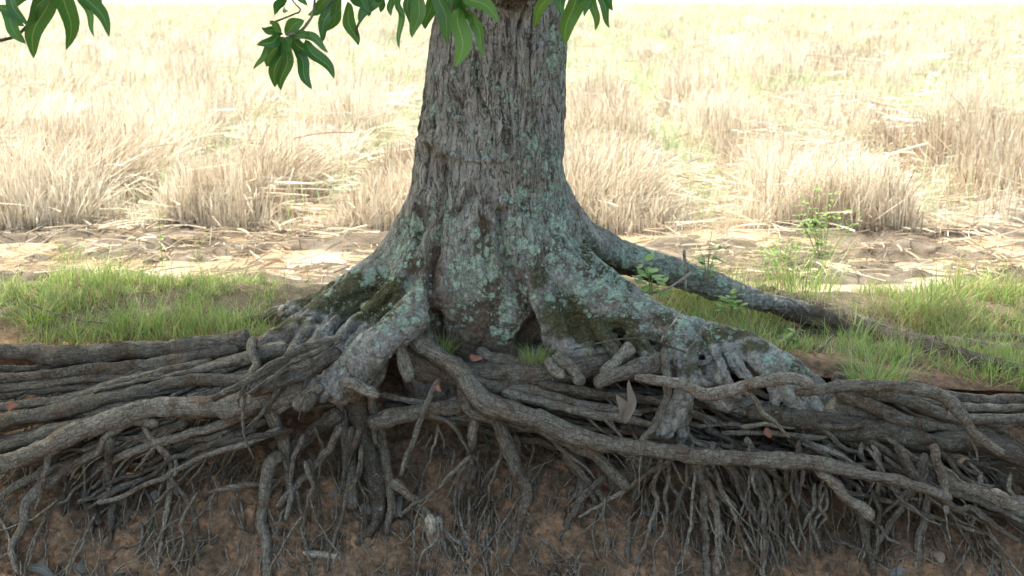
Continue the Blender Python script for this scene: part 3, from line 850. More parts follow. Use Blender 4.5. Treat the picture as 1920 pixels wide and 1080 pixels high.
TRACED = [
    # left
    (.03, 0, [(470, 640, 22), (400, 650, 20), (300, 655, 18), (200, 662, 17), (120, 668, 18), (60, 662, 15), (0, 658, 12), (-70, 652, 11)]),
    (.15, 0, [(600, 720, 26), (550, 735, 23), (480, 752, 21), (380, 765, 20), (300, 765, 19), (220, 782, 18), (140, 815, 17), (60, 850, 16), (0, 872, 15), (-70, 892, 14)]),
    (.10, 0, [(250, 775, 15), (180, 792, 14), (120, 805, 14), (50, 825, 13), (0, 842, 12), (-60, 858, 12)]),
    (.08, 0, [(620, 695, 17), (520, 706, 14), (430, 716, 13), (340, 715, 12), (260, 735, 12), (180, 752, 13), (90, 775, 13), (0, 790, 12), (-60, 797, 11)]),
    (.06, 0, [(540, 650, 15), (480, 668, 14), (410, 688, 13), (340, 712, 12), (270, 748, 12), (190, 772, 11), (120, 775, 9)]),
    (.04, 0, [(450, 652, 12), (400, 664, 12), (311, 682, 13), (182, 693, 11), (90, 702, 9), (0, 708, 7), (-60, 710, 6)]),
    (.02, 0, [(300, 694, 10), (220, 704, 9), (130, 712, 9), (60, 722, 8), (0, 730, 7), (-50, 735, 7)]),
    (.05, 0, [(400, 680, 10), (320, 698, 11), (230, 718, 12), (180, 735, 11), (100, 752, 9), (0, 762, 7), (-50, 768, 6)]),
    (.14, .3, [(298, 796, 9), (240, 791, 10), (200, 818, 10), (187, 844, 9), (151, 867, 9), (89, 907, 9), (53, 938, 8), (40, 987, 7), (22, 1022, 6), (31, 1075, 5)]),
    (.05, .4, [(290, 800, 14), (249, 818, 13), (209, 849, 13), (178, 889, 12), (155, 907, 10), (169, 951, 9), (187, 982, 7)]),
    (.16, .5, [(210, 820, 9), (204, 849, 8), (202, 902, 8), (209, 956, 7), (207, 1025, 5)]),
    (.12, .6, [(270, 790, 7), (276, 813, 6), (307, 849, 6), (320, 884, 6), (316, 938, 5), (307, 991, 4), (298, 1044, 4), (302, 1090, 3)]),
    (.08, .7, [(318, 895, 5), (351, 938, 5), (364, 969, 5), (369, 1027, 4), (376, 1085, 4)]),
    (.06, .5, [(500, 770, 8), (400, 849 - 30, 8), (350, 850, 8), (300, 880, 6), (262, 930, 5), (231, 991, 3)]),
    (.03, .7, [(391, 925, 4), (444, 911, 5), (500, 907, 6), (545, 895, 7)]),
    (.10, 0, [(470, 770, 10), (400, 800, 9), (340, 818, 9), (284, 831, 8), (200, 870, 6)]),
    (.05, .2, [(430, 790, 10), (360, 830, 10), (300, 860, 9), (235, 925, 6)]),
    (.07, .2, [(330, 780, 10), (250, 830, 9), (150, 860, 8), (70, 890, 8), (0, 930, 6), (-50, 950, 6)]),
    # middle
    (.0, .25, [(671, 700, 30), (672, 742, 26), (678, 790, 24), (690, 850, 20), (707, 902, 17), (711, 947, 15), (702, 990, 10), (668, 1020, 6)]),
    (-.02, .25, [(636, 720, 13), (638, 745, 12), (645, 800, 12), (653, 867, 13), (657, 911, 13), (660, 950, 11)]),
    (.10, .4, [(722, 670, 10), (712, 700, 10), (700, 730, 9), (698, 760, 9), (707, 796, 9), (720, 849, 9), (733, 911, 9), (733, 956, 8), (724, 1000, 5)]),
    (.20, 0, [(769, 635, 17), (813, 662, 18), (858, 693, 18), (889, 729, 18), (911, 756, 18), (947, 771, 18), (1007, 787, 17), (1073, 813, 17), (1140, 833, 16), (1207, 844, 15), (1273, 851, 15), (1340, 856, 14), (1440, 860, 14), (1520, 868, 14), (1600, 885, 12), (1690, 900, 9), (1780, 935, 7)]),
    (.08, 0, [(764, 668, 26), (818, 694, 26), (870, 705, 24), (940, 706, 23), (1029, 704, 23), (1087, 693, 23), (1150, 684, 22), (1230, 665, 22)]),
    (.20, 0, [(1245, 672, 18), (1224, 684, 17), (1190, 692, 16), (1155, 706, 15), (1118, 724, 12)], 'b'),
    (.10, 0, [(880, 705, 13), (902, 716, 13), (947, 729, 11), (1000, 735, 11), (1040, 744, 10), (1087, 756, 10), (1140, 766, 9), (1200, 775, 7)]),
    (.13, 0, [(940, 735, 10), (984, 747, 10), (1042, 760, 10), (1118, 778, 9), (1189, 791, 7), (1240, 800, 5)]),
    (.06, 0, [(690, 795, 16), (730, 782, 17), (780, 770, 16), (830, 762, 15), (871, 760, 15), (905, 775, 12)]),
    (.16, .3, [(871, 715, 12), (872, 740, 12), (885, 772, 11), (924, 786, 13), (942, 818, 14), (960, 862, 14), (976, 902, 13), (990, 925, 10), (980, 956, 9), (969, 1000, 7), (951, 1060, 5)]),
    (.10, .6, [(893, 772, 9), (888, 815, 9), (884, 849, 9), (888, 880, 7), (880, 915, 4)]),
    (.10, .6, [(882, 855, 5), (845, 890, 4), (813, 920, 4), (764, 956, 4), (702, 987, 3.5), (653, 1008, 3)]),
    (.10, .5, [(884, 860, 5), (860, 895, 4), (838, 935, 3)]),
    (.12, .5, [(886, 865, 4), (872, 905, 4), (845, 945, 3)]),
    (.20, .1, [(822, 711, 7), (800, 756, 6), (787, 791, 6), (769, 840, 5), (749, 893, 4)], 'b'),
    (.08, .4, [(505, 760, 13), (516, 785, 12), (533, 831, 11), (540, 884, 9), (548, 929, 7), (536, 975, 4)]),
    (.04, .6, [(530, 850, 12), (507, 870, 12), (498, 920, 11), (493, 978, 11), (500, 1022, 10), (500, 1085, 8)]),
    (.07, .4, [(640, 795, 8), (620, 835, 8), (590, 875, 8), (556, 911, 7), (520, 950, 5)]),
    (-.02, .2, [(640, 770, 14), (613, 791, 14), (560, 831, 14), (524, 862, 12)]),
    (.08, .6, [(580, 860, 6), (587, 889, 6), (596, 947, 6), (600, 991, 5), (602, 1040, 3)]),
    (.14, .3, [(676, 800, 6), (668, 830, 6), (653, 862, 6), (644, 916, 4)]),
    (.03, .7, [(735, 900, 9), (760, 925, 9), (782, 942, 8), (809, 969, 7), (836, 1000, 5), (862, 1020, 4)]),
    (.24, 0, [(640, 714, 11), (660, 719, 11), (685, 730, 10), (713, 742, 9)], 'b'),
    (.24, 0, [(750, 636, 10), (754, 660, 10), (760, 685, 11), (770, 712, 11)], 'b'),
    (.22, 0, [(605, 722, 14), (585, 738, 15), (553, 766, 12)], 'b'),
    (.25, 0, [(588, 735, 10), (580, 755, 9), (573, 772, 8)], 'b'),
    # right
    (.25, .1, [(1243, 655, 8), (1250, 690, 8), (1253, 715, 8), (1250, 748, 7), (1226, 798, 7), (1196, 835, 5)]),
    (.30, 0, [(1190, 708, 8), (1240, 713, 10), (1290, 724, 11), (1330, 737, 11), (1384, 727, 11), (1440, 713, 11), (1478, 710, 11), (1520, 722, 11)]),
    (.27, 0, [(1490, 735, 8), (1531, 732, 10), (1589, 724, 11), (1660, 724, 11), (1731, 735, 11), (1771, 746, 11), (1802, 773, 10), (1833, 815, 9), (1880, 850, 7)]),
    (.10, 0, [(1400, 768, 14), (1460, 780, 18), (1520, 790, 21), (1580, 800, 22), (1640, 806, 21), (1700, 818, 20), (1753, 831, 18), (1820, 829, 18), (1870, 835, 17), (1925, 855, 15), (1990, 880, 14)]),
    (.03, 0, [(1540, 770, 30), (1620, 815, 26), (1687, 853, 22), (1753, 889, 20), (1820, 916, 19), (1920, 951, 17), (2000, 980, 16)]),
    (-.08, 0, [(1750, 822, 30), (1810, 845, 36), (1864, 862, 38), (1925, 884, 38), (2000, 910, 38)]),
    (.10, 0, [(1560, 722, 13), (1611, 733, 13), (1687, 751, 12), (1753, 773, 10), (1820, 787, 9), (1925, 782, 8), (1990, 780, 7)]),
    (.12, 0, [(1570, 740, 12), (1611, 752, 12), (1669, 778, 12), (1727, 802, 10)], 'b'),
    (.08, 0, [(1590, 770, 12), (1650, 785, 12), (1720, 796, 12), (1800, 806, 11), (1860, 815, 7)]),
    (.06, 0, [(1640, 735, 10), (1720, 748, 9), (1800, 765, 8), (1860, 768, 8), (1925, 765, 7), (1985, 768, 6)]),
    (.16, .4, [(1680, 835, 9), (1690, 850, 8), (1709, 889, 8), (1731, 911, 8), (1789, 951, 7), (1820, 956, 7), (1864, 987, 6), (1910, 1010, 4)]),
    (.18, .3, [(1748, 835, 9), (1753, 849, 8), (1767, 902, 8), (1778, 960, 4)]),
    (.14, .5, [(1735, 850, 8), (1731, 862, 8), (1713, 907, 8), (1687, 956, 7), (1656, 1004, 6), (1636, 1045, 4)]),
    (.06, .6, [(1738, 920, 7), (1740, 940, 7), (1727, 1000, 7), (1716, 1085, 5)]),
    (.18, .2, [(1530, 880, 8), (1567, 911, 9), (1598, 938, 9), (1631, 970, 9)], 'b'),
    (.08, .5, [(1590, 930, 8), (1611, 964, 7), (1624, 1009, 7), (1633, 1040, 6), (1638, 1085, 5)]),
    (.12, .4, [(1430, 865, 7), (1447, 884, 6), (1487, 920, 6), (1509, 956, 6), (1540, 1030, 3)]),
    (.14, .5, [(1418, 850, 7), (1420, 884, 6), (1429, 938, 6), (1433, 1000, 5), (1433, 1085, 4)]),
    (.12, .5, [(1440, 860, 6), (1447, 876, 6), (1464, 929, 6), (1473, 978, 5), (1487, 1020, 3)]),
    (.14, .4, [(1275, 845, 6), (1251, 867, 5), (1189, 907, 5), (1131, 947, 4), (1087, 970, 3)]),
    (.15, .4, [(1292, 840, 9), (1296, 884, 8), (1278, 920, 7), (1269, 980, 3)]),
    (.14, .4, [(1262, 840, 5), (1256, 867, 4), (1251, 933, 4), (1250, 1012, 3)]),
    (.15, .3, [(1300, 840, 9), (1309, 867, 9), (1318, 902, 9), (1353, 929, 8), (1380, 955, 5)], 'b'),
    (.08, .5, [(1315, 880, 9), (1322, 911, 9), (1322, 978, 8), (1322, 1027, 7), (1327, 1090, 5)]),
    (.10, .5, [(1325, 900, 6), (1340, 938, 6), (1347, 1000, 6), (1347, 1075, 4)]),
    (.15, .3, [(1345, 840, 8), (1362, 867, 8), (1393, 911, 7), (1418, 965, 4)]),
    (.10, .5, [(1400, 820, 7), (1411, 849, 7), (1429, 933, 6), (1431, 1050, 4)]),
    (.08, .5, [(1030, 810, 7), (1042, 827, 7), (1082, 876, 6), (1118, 916, 6), (1133, 942, 4)]),
    (.05, .7, [(1135, 890, 8), (1109, 916, 8), (1073, 964, 7), (1051, 1009, 6), (1033, 1085, 5)]),
    (.10, .1, [(980, 785, 11), (1030, 815, 11), (1080, 838, 11), (1120, 855, 10), (1150, 885, 10), (1180, 915, 8)]),
    (-.05, 0, [(1235, 850, 26), (1215, 868, 28), (1180, 890, 26), (1150, 905, 20)]),
    (-.05, .3, [(1060, 820, 18), (1072, 855, 18), (1091, 893, 15), (1092, 935, 10)]),
    (.06, .6, [(1200, 890, 6), (1193, 920, 6), (1180, 978, 5), (1180, 1060, 3)]),
    (.22, 0, [(1040, 664, 13), (1060, 680, 14), (1078, 695, 12), (1089, 720, 11)], 'b'),
    (.22, 0, [(1030, 672, 11), (1045, 695, 11), (1055, 708, 9)], 'b'),
    (.20, 0, [(1185, 650, 13), (1165, 668, 13), (1145, 688, 11), (1130, 702, 10)], 'b'),
    (.20, 0, [(1140, 640, 9), (1155, 655, 9), (1160, 668, 8)], 'b'),
    (.10, 0, [(895, 655, 9), (915, 668, 11), (950, 675, 11), (1000, 688, 10), (1050, 690, 8)]),
    (.12, 0, [(1010, 720, 7), (1100, 735, 8), (1180, 742, 7), (1260, 760, 7), (1340, 790, 6)]),
    (.0, 0, [(1560, 708, 12), (1640, 726, 12), (1740, 738, 11), (1840, 748, 11), (1925, 752, 10), (1995, 756, 9)]),
    (-.02, 0, [(1620, 735, 9), (1720, 752, 10), (1820, 760, 10), (1925, 768, 9), (1995, 772, 8)]),
    # left buttress brood
    (.30, 0, [(625, 640, 9), (570, 655, 9), (525, 680, 8), (490, 700, 8), (450, 725, 7), (400, 745, 7)]),
    (.28, 0, [(640, 632, 8), (600, 655, 8), (560, 672, 7), (520, 690, 7), (470, 735, 6)]),
    (.25, 0, [(560, 640, 10), (545, 665, 9), (530, 690, 9), (515, 705, 8)]),
    (.22, 0, [(640, 660, 14), (605, 680, 14), (575, 700, 13), (530, 715, 12), (470, 735, 10)]),
    (.12, 0, [(475, 635, 10), (470, 655, 9), (480, 680, 9), (465, 710, 8)]),
]
for rec in TRACED:
    off, hug, lst = rec[:3]
    P = root_pts(lst, off, hug)
    rmax = P[:, 3].max()
    big = rmax > 0.022
    add_root(P, 18 if big else 11, 0.008 if big else 0.010, 0.012 if big else 0.016, 0.26 if len(rec) > 3 else 0.17, blunt=len(rec) > 3, wfreq=8 if big else 14)

# ---- roots that follow the same courses: bands to the left and right, hanging ones, fans
R_ = random.Random(3)
def jit(a): return R_.uniform(-a, a)
def smooth_path(a, b, n, sag, w):
    out = []
    for k in range(n):
        t = k / (n - 1)
        out.append((a[0] + (b[0] - a[0]) * t + jit(w) * (0 < k), a[1] + (b[1] - a[1]) * t + sag * math.sin(math.pi * t) + jit(w * 0.7) * (0 < k)))
    return out
def band(n, sx, sy, ex, ey, r, off, hug=0, sag=0, w=10, npt=6, taper=0.6):
    for _ in range(n):
        a = (R_.uniform(*sx), R_.uniform(*sy)); u = (a[1] - sy[0]) / max(1, sy[1] - sy[0])
        e = (R_.uniform(*ex), ey[0] + (ey[1] - ey[0]) * min(1, max(0, u + jit(0.3))))
        r0 = R_.uniform(*r)
        pts = smooth_path(a, e, npt, jit(sag) if sag else 0, w)
        lst = [(x, y, r0 * (1 - (1 - taper) * k / (npt - 1))) for k, (x, y) in enumerate(pts)]
        add_root(root_pts(lst, R_.uniform(*off), hug), 9, 0.013, 0.026, 0.18, wfreq=9)
band(16, (380, 640), (670, 760), (-70, 20), (690, 890), (4, 8), (-.08, .05), 0, 25, 12, 7, .7)
band(22, (330, 620), (660, 760), (20, 300), (730, 900), (4, 8), (-.02, .12), 0, 20, 12, 6, .5)
band(16, (250, 560), (740, 820), (60, 330), (850, 960), (5, 8), (.0, .12), .2, 15, 10, 6, .55)
band(14, (1340, 1560), (770, 850), (1800, 2000), (800, 1000), (5, 10), (-.06, .10), .1, 25, 12, 7, .6)
band(20, (1380, 1700), (790, 860), (1520, 1880), (850, 1000), (3, 6), (.02, .16), .15, 20, 12, 6, .45)
band(14, (1480, 1700), (780, 860), (1600, 1900), (900, 1040), (4, 7), (.02, .14), .4, 15, 10, 6, .5)
band(20, (700, 1000), (690, 780), (1180, 1480), (740, 880), (4, 9), (-.10, .06), 0, 25, 10, 7, .7)
band(14, (1150, 1400), (730, 840), (1420, 1700), (790, 930), (4, 8), (-.04, .10), .1, 20, 10, 6, .6)
def hang(n, sx, sy, dy, dx, r, off, hug=.6):
    for _ in range(n):
        x0, y0 = R_.uniform(*sx), R_.uniform(*sy)
        L = R_.uniform(*dy); D = R_.uniform(*dx)
        r0 = R_.uniform(*r); npt = 6
        lst, x = [], x0
        for k in range(npt):
            t = k / (npt - 1)
            lst.append((x0 + D * t ** 1.3 + jit(9) * (k > 0), y0 + L * t, r0 * (1 - 0.6 * t)))
        add_root(root_pts(lst, R_.uniform(*off), hug), 7, 0.012, 0.022, 0.14, wfreq=15)
hang(34, (1180, 1500), (810, 880), (110, 260), (-60, 130), (3, 6), (.04, .16), .4)
hang(16, (480, 1000), (780, 870), (90, 250), (-70, 60), (3, 6), (.0, .12))
hang(12, (30, 480), (800, 900), (80, 220), (-90, 60), (3, 5.5), (.0, .10))
hang(16, (1500, 1900), (860, 940), (80, 200), (-60, 100), (3, 5.5), (.0, .10))

# ---- fine rootlets, uncountable: one part
def rootlets():
    lst = []
    for k in range(820):
        zone = R_.random()
        x = R_.uniform(-40, 1960)
        y = R_.uniform(790, 1060) if zone < .8 else R_.uniform(720, 860)
        L = R_.uniform(80, 260)
        a = math.radians(R_.gauss(90, 22))
        if x < 500: a += .35
        if x > 1500: a -= .35
        if zone >= .8: a = math.radians(R_.gauss(165 if x < 800 else 20, 25))
        r = R_.uniform(0.9, 2.2)
        if k % 5 == 0: r, L = R_.uniform(2.2, 4.0), R_.uniform(150, 320)
        curve = jit(0.9)
        Yf = R_.uniform(0.0, 0.03) if R_.random() < .75 else R_.uniform(.03, .15)
        px_, py_, pts = x, y, []
        for j in range(7):
            t = j / 6
            Y = soil_hit(px_, py_) - 0.010 - Yf * (1 - t)
            p = at(px_, py_, Y)
            pts.append([*p, r * (1 - .6 * t) * np.linalg.norm(p - CAM) / F])
            aa = a + curve * t + jit(.45)
            px_ += math.cos(aa) * L / 6; py_ += math.sin(aa) * L / 6
        lst.append(tube(np.array(pts), 4, 0.020, 0.012, 0.0, False, k, 22))
    V, Fs, U = join_tubes(lst)
    o = link('fine_roots', make_mesh('fine_roots', V, Fs, M_ROOTLET, uv=U), tree)
    tag(o, kind='stuff')
rootlets()

# ---- limbs above the frame
LIMBS = []
def limb(P, name='limb'):
    V, Q, T, U = tube(np.array(P), 14, 0.05, 0.03, 0.08, False, len(LIMBS) + 50, 3)
    LIMBS.append(link(name, make_mesh(name, V, [Q, T], M_ROOT, uv=U), tree))
limb([(0.0, -.25, 1.72, .15), (.05, -.75, 2.1, .12), (.1, -1.6, 2.7, .09), (.0, -2.6, 3.6, .05)])
limb([(-.25, .05, 1.75, .15), (-.8, .1, 2.4, .12), (-1.7, .0, 3.2, .08), (-2.6, -.3, 4.2, .04)])
limb([(.2, .15, 1.75, .15), (.7, .3, 2.5, .12), (1.6, .3, 3.4, .08), (2.5, .1, 4.4, .04)])
limb([(-.02, .05, 1.7, .22), (-.05, .05, 2.6, .17), (.1, .1, 3.8, .11), (.0, .1, 5.6, .05)])
limb([(-.1, -.5, 1.95, .07), (-.5, -.9, 2.15, .05), (-1.1, -1.1, 2.2, .035), (-1.9, -1.2, 2.3, .02)])

# ---- leaves in view: twigs (parts) with their leaves (sub-parts)
def leaf_mesh(base, tip, width, droop=0.1, twist=0.0, mat=None, fold=0.25, seed=0, wave=0.04):
    base, tip = np.asarray(base, float), np.asarray(tip, float)
    L = np.linalg.norm(tip - base); T = (tip - base) / L
    view = CAM - base; view /= np.linalg.norm(view)
    S = np.cross(T, view); S /= np.linalg.norm(S)
    Nn = np.cross(S, T)
    S, Nn = S * math.cos(twist) + Nn * math.sin(twist), Nn * math.cos(twist) - S * math.sin(twist)
    nl, us = 12, np.array([-1, -.5, 0, .5, 1])
    V, UV = [], []
    for i in range(nl + 1):
        t = i / nl
        w = max(0.0, math.sin(math.pi * min(1, t * 1.0) ** 0.85)) ** 0.7
        if t < .06: w = 0.06
        c = base + T * L * t + Nn * droop * L * math.sin(math.pi * t) + S * 0.05 * L * math.sin(2.2 * math.pi * t + seed)
        for u in us:
            p = c + S * u * w * width / 2 + Nn * (abs(u) * fold * w * width / 2 + wave * width * math.sin(9 * t + seed + 2 * u) * abs(u))
            V.append(p); UV.append((u, t))
    k = len(us)
    Q = [(i * k + j, i * k + j + 1, (i + 1) * k + j + 1, (i + 1) * k + j) for i in range(nl) for j in range(k - 1)]
    return make_mesh('leaf', np.array(V), np.array(Q), mat or M_LEAF, uv=np.array(UV))

def twig(path, Y, leaves, r=4):
    """path and leaves in photograph pixels on the plane y = Y; leaf: base, tip, width, young?"""
    P = np.array([[*at(a, b, Y + dy), r * (1 - .5 * k / len(path)) * (Y + 5) / F] for k, (a, b, dy) in enumerate(path)])
    V, Q, T, U = tube(P, 8, 0.012, 0.004, 0.1, False, R_.randrange(99), 12)
    tw = link('twig', make_mesh('twig', V, [Q, T], M_TWIG, uv=U), tree)
    for q, (bx, by, tx, ty, w, *yo) in enumerate(leaves):
        b = at(bx, by, Y + jit(.03))
        dz = jit(.07)
        t = at(tx, ty, Y - .02 + dz)
        wm = w * 0.98 * (Y + 5) / F
        link('leaf', leaf_mesh(b, t, wm, 0.06 + jit(.06), jit(.5), M_LEAFB if yo else M_LEAF, .25 + jit(.15), R_.uniform(0, 6)), tw)

twig([(-30, 84, 0), (0, 76, 0), (28, 68, 0), (45, 54, 0), (55, 36, 0), (75, -40, .02), (150, -190, .1)], -1.2,
     [(2, 18, 46, 84, 24), (-6, 8, 47, 48, 20), (92, -30, 58, 109, 36), (58, 40, 97, -20, 22), (122, -70, 125, 94, 36), (138, -40, 208, 67, 30), (148, -6, 181, 69, 13, 1), (180, -40, 190, 8, 12), (12, -40, 48, 52, 22), (70, -60, 30, 20, 22)], 3.5)
twig([(535, 66, -.02), (560, 60, 0), (575, 45, 0), (588, 18, .02), (592, -60, .05), (600, -200, .1)], -1.0,
     [(531, 62, 490, 51, 17), (533, 62, 569, 36, 28), (527, 66, 483, 88, 24), (530, 68, 497, 124, 32), (531, 70, 512, 164, 27), (536, 72, 529, 170, 24), (534, 70, 548, 100, 20), (545, 66, 582, 108, 26), (553, 92, 584, 169, 24), (570, 76, 627, 148, 25), (560, 56, 619, 96, 17), (505, 85, 478, 132, 12, 1), (540, 60, 590, 72, 18), (528, 60, 506, 38, 14)], 3)
twig([(505, 45, 0), (527, 36, 0), (552, 26, 0), (563, 18, 0), (545, -8, 0), (540, -80, .05)], -1.0,
     [(530, -6, 514, 26, 18), (535, -2, 512, 28, 12), (530, 18, 540, 22, 9), (545, -30, 575, 12, 16), (533, -20, 524, 10, 14)], 2)
twig([(610, 20, 0), (640, -20, .02), (660, -90, .06)], -.95,
     [(632, -12, 577, 28, 22), (634, -6, 600, 78, 26), (640, -8, 612, 60, 22), (648, 4, 669, 87, 25), (655, -16, 697, 26, 24), (640, -25, 690, 20, 18)], 3)
twig([(672, 68, 0), (668, 58, 0), (673, 44, 0), (690, 10, 0), (720, -40, .02), (760, -120, .06)], -.95,
     [(722, -24, 674, 47, 28), (706, -20, 690, 30, 22), (718, -10, 715, 24, 16), (738, -12, 753, 94, 13, 1), (732, -8, 732, 30, 14), (748, -20, 756, 36, 14)], 2.5)
twig([(800, 8, 0), (830, -10, 0), (850, -30, .02), (880, -140, .06)], -.78,
     [(792, -20, 777, 72, 32, 1), (810, -14, 798, 55, 24), (822, -22, 846, 83, 30), (858, -40, 858, 45, 30), (862, 14, 858, 127, 38, 1), (868, -12, 939, 38, 28, 1), (882, 14, 912, 105, 22, 1), (884, 26, 898, 88, 11, 1), (768, -24, 765, 46, 16), (840, -20, 828, 50, 22), (850, -10, 880, 40, 22)], 3)
twig([(1010, -10, 0), (1050, -40, .02), (1080, -120, .06)], -.75,
     [(1038, -24, 996, 50, 20, 1), (1078, -50, 1060, 85, 38, 1), (1060, -30, 1051, 34, 22)], 3)
twig([(1105, -6, 0), (1125, -30, .02), (1150, -120, .06)], -.8,
     [(1110, -20, 1098, 32, 14), (1114, -18, 1116, 58, 16, 1), (1122, -20, 1146, 52, 17), (1132, -30, 1151, 20, 16), (1100, -30, 1086, 10, 16)], 3)

def crown():
    # leaf clusters through the volume of the crown, all above the frame
    n = 6400
    out = []
    ctr, rad = np.array([-1.2, 0.35, 4.6]), np.array([4.5, 2.3, 2.4])
    while len(out) < n:
        p = rng.uniform(-1, 1, 3)
        r = np.linalg.norm(p)
        if r > 1 or r < 0.35: continue
        q = ctr + rad * p
        lump = fbm(q[None] * 0.8, 2)[0]
        if lump < -0.28 or q[2] < 2.25 + 0.10 * abs(q[0]): continue
        out.append(q)
    C = np.repeat(np.array(out), 7, 0)
    N = len(C)
    az = rng.uniform(0, 2 * math.pi, N); el = rng.uniform(-1.2, 0.2, N)
    T = np.stack([np.cos(az) * np.cos(el), np.sin(az) * np.cos(el), np.sin(el)], 1)
    S = np.cross(T, np.array([0, 0, 1.0])); S /= np.linalg.norm(S, axis=1)[:, None]
    U = np.cross(S, T)
    L = rng.uniform(.13, .23, N)[:, None]; W = L * .26
    C = C + rng.normal(0, .05, (N, 3))
    rows = [(0, 0.1), (.45, 1), (1, 0.05)]
    V, UV = [], []
    for t, w in rows:
        c = C + T * L * t - U * L * .18 * t * t
        V += [c - S * W * w / 2 + U * W * .12 * w, c + S * W * w / 2 + U * W * .12 * w]
        UV += [np.tile([[-1., t]], (N, 1)), np.tile([[1., t]], (N, 1))]
    V = np.stack(V, 1).reshape(-1, 3); UV = np.stack(UV, 1).reshape(-1, 2)
    b = (np.arange(N) * 6)[:, None] + np.array([0, 2])[None]
    Q = np.stack([b, b + 1, b + 3, b + 2], -1).reshape(-1, 4)
    tag(link('crown', make_mesh('crown', V, Q, M_LEAF, uv=UV), tree), kind='stuff')
crown()

# ------------------------------------------------------------------ field: stubble, lodged straw, shoots
def stubble():
    n = 330000
    d = 7.85 * (125 / 7.85) ** (rng.random(n) ** 1.25)
    y = d - 5
    x = (rng.random(n) * 2 - 1) * (0.53 * d + 0.5)
    ph = row_phase(x, y)
    p = np.stack([x, y, x * 0], 1)
    big = fbm(p * 0.55 + 5, 3)
    edge = 3.05 + 0.4 * fbm(np.stack([x * 1.1, x * 0, x * 0 + 6], 1), 3)
    keep = (rng.random(n) < 1 - .80 * sstep(.52, .88, ph - .22 * big)) & (y > edge)
    bare = fbm(p * 0.9 + 40, 3) > 0.33
    keep &= ~(bare & (rng.random(n) < .85))
    x, y, ph, big, d, p = x[keep], y[keep], ph[keep], big[keep], d[keep], p[keep]
    n = len(x)
    far = np.clip(d / 7.3, 1, 9)
    h = np.clip(0.36 + 0.34 * fbm(p * 0.8 + 15, 3), .12, .52) * rng.uniform(.45, 1.2, n) * (1 - .6 * sstep(.45, .9, ph))
    h *= sstep(0, .25, y - 3.0) * .35 + .65
    lod = sstep(-.02, .3, fbm(p * 1.3 + 77, 2)) * (y > 3.3)
    lean = np.abs(rng.normal(0.02, .17, n)) + lod * rng.uniform(.2, 1.1, n) + np.where(rng.random(n) < .07, rng.uniform(.4, 1.1, n), 0)
    az = np.where(lod > .3, rng.normal(0.4, .8, n), rng.uniform(0, 6.28, n))
    w = rng.uniform(.005, .011, n) * far ** 0.8
    base = np.stack([x, y, field_z(x, y) - .01], 1)
    base[y > 30, 2] = -.12
    tint = np.clip(rng.normal(.55, .22, n) + .55 * fbm(p * .7 + 90, 3), 0, 1)
    cu, wd = rng.normal(0, .22, n), rng.normal(0, .7, n)
    nr = d < 15
    A = blades(base[nr], h[nr], w[nr], az[nr], lean[nr], cu[nr], tint[nr], 2, .55, wd[nr])
    B = blades(base[~nr], h[~nr], w[~nr], az[~nr], lean[~nr], cu[~nr], tint[~nr], 1, .55, wd[~nr])
    V, Q = np.vstack([A[0], B[0]]), np.vstack([A[1], B[1] + len(A[0])])
    ti, al = np.concatenate([A[2], B[2]]), np.concatenate([A[3], B[3]])
    tag(link('rice_stubble', make_mesh('rice_stubble', V, Q, M_STRAW, attrs={'tint': ti, 'along': al}, smooth=False)), 'dry tan rice stubble standing in rows across the field', 'stubble', kind='stuff')
    # straw lying about
    n = 26000
    d = 6.75 * (45 / 6.75) ** (rng.random(n) ** 1.5)
    y = d - 5
    x = (rng.random(n) * 2 - 1) * (0.53 * d + .5)
    ph = row_phase(x, y)
    p = np.stack([x, y, x * 0], 1)
    heap = fbm(p * 1.2 + 21, 3)
    keep = ((heap > 0.0) | (ph > .6) | (rng.random(n) < .25)) & (y > 1.75) & ((y > 2.9) | (rng.random(n) < .6))
    x, y, ph, d, heap = x[keep], y[keep], ph[keep], d[keep], heap[keep]
    n = len(x)
    z0 = field_z(x, y) + np.where(y > 3.3, rng.uniform(0.0, 1, n) ** 1.2 * np.clip(.16 + .6 * heap, .03, .40), rng.uniform(0, .03, n))
    L = rng.uniform(.12, .5, n) * np.where(y < 3.1, .6, 1)
    az = rng.uniform(0, 6.28, n)
    s = np.linspace(0, 1, 4)
    dr = np.stack([np.cos(az), np.sin(az)], 1)
    sl = rng.normal(0, .18, n); bend = rng.normal(0, .12, n)
    C = np.zeros((n, 4, 3))
    C[:, :, 0] = x[:, None] + dr[:, :1] * L[:, None] * s + -dr[:, 1:] * (bend * L)[:, None] * s ** 2
    C[:, :, 1] = y[:, None] + dr[:, 1:] * L[:, None] * s + dr[:, :1] * (bend * L)[:, None] * s ** 2
    C[:, :, 2] = z0[:, None] + np.abs(sl * L)[:, None] * s - .25 * (L * s[:, None] ** 2).T * np.abs(rng.normal(0, .5, n))[:, None]
    C[:, :, 2] = np.maximum(C[:, :, 2], field_z(C[:, :, 0], C[:, :, 1]) + .004)
    w = rng.uniform(.004, .009, n) * np.clip(d / 7, 1, 5) ** .8
    V = np.stack([C, C], 2)
    V[:, :, 1, 2] += w[:, None]
    V[:, :, 1, 0] += -dr[:, 1:] * w[:, None] * .7
    V[:, :, 1, 1] += dr[:, :1] * w[:, None] * .7
    b = (np.arange(n) * 8)[:, None] + np.array([0, 2, 4])[None]
    Q = np.stack([b, b + 1, b + 3, b + 2], -1).reshape(-1, 4)
    tint = np.clip(rng.normal(.5, .28, n) - .3 * (y < 3.1), 0, 1)
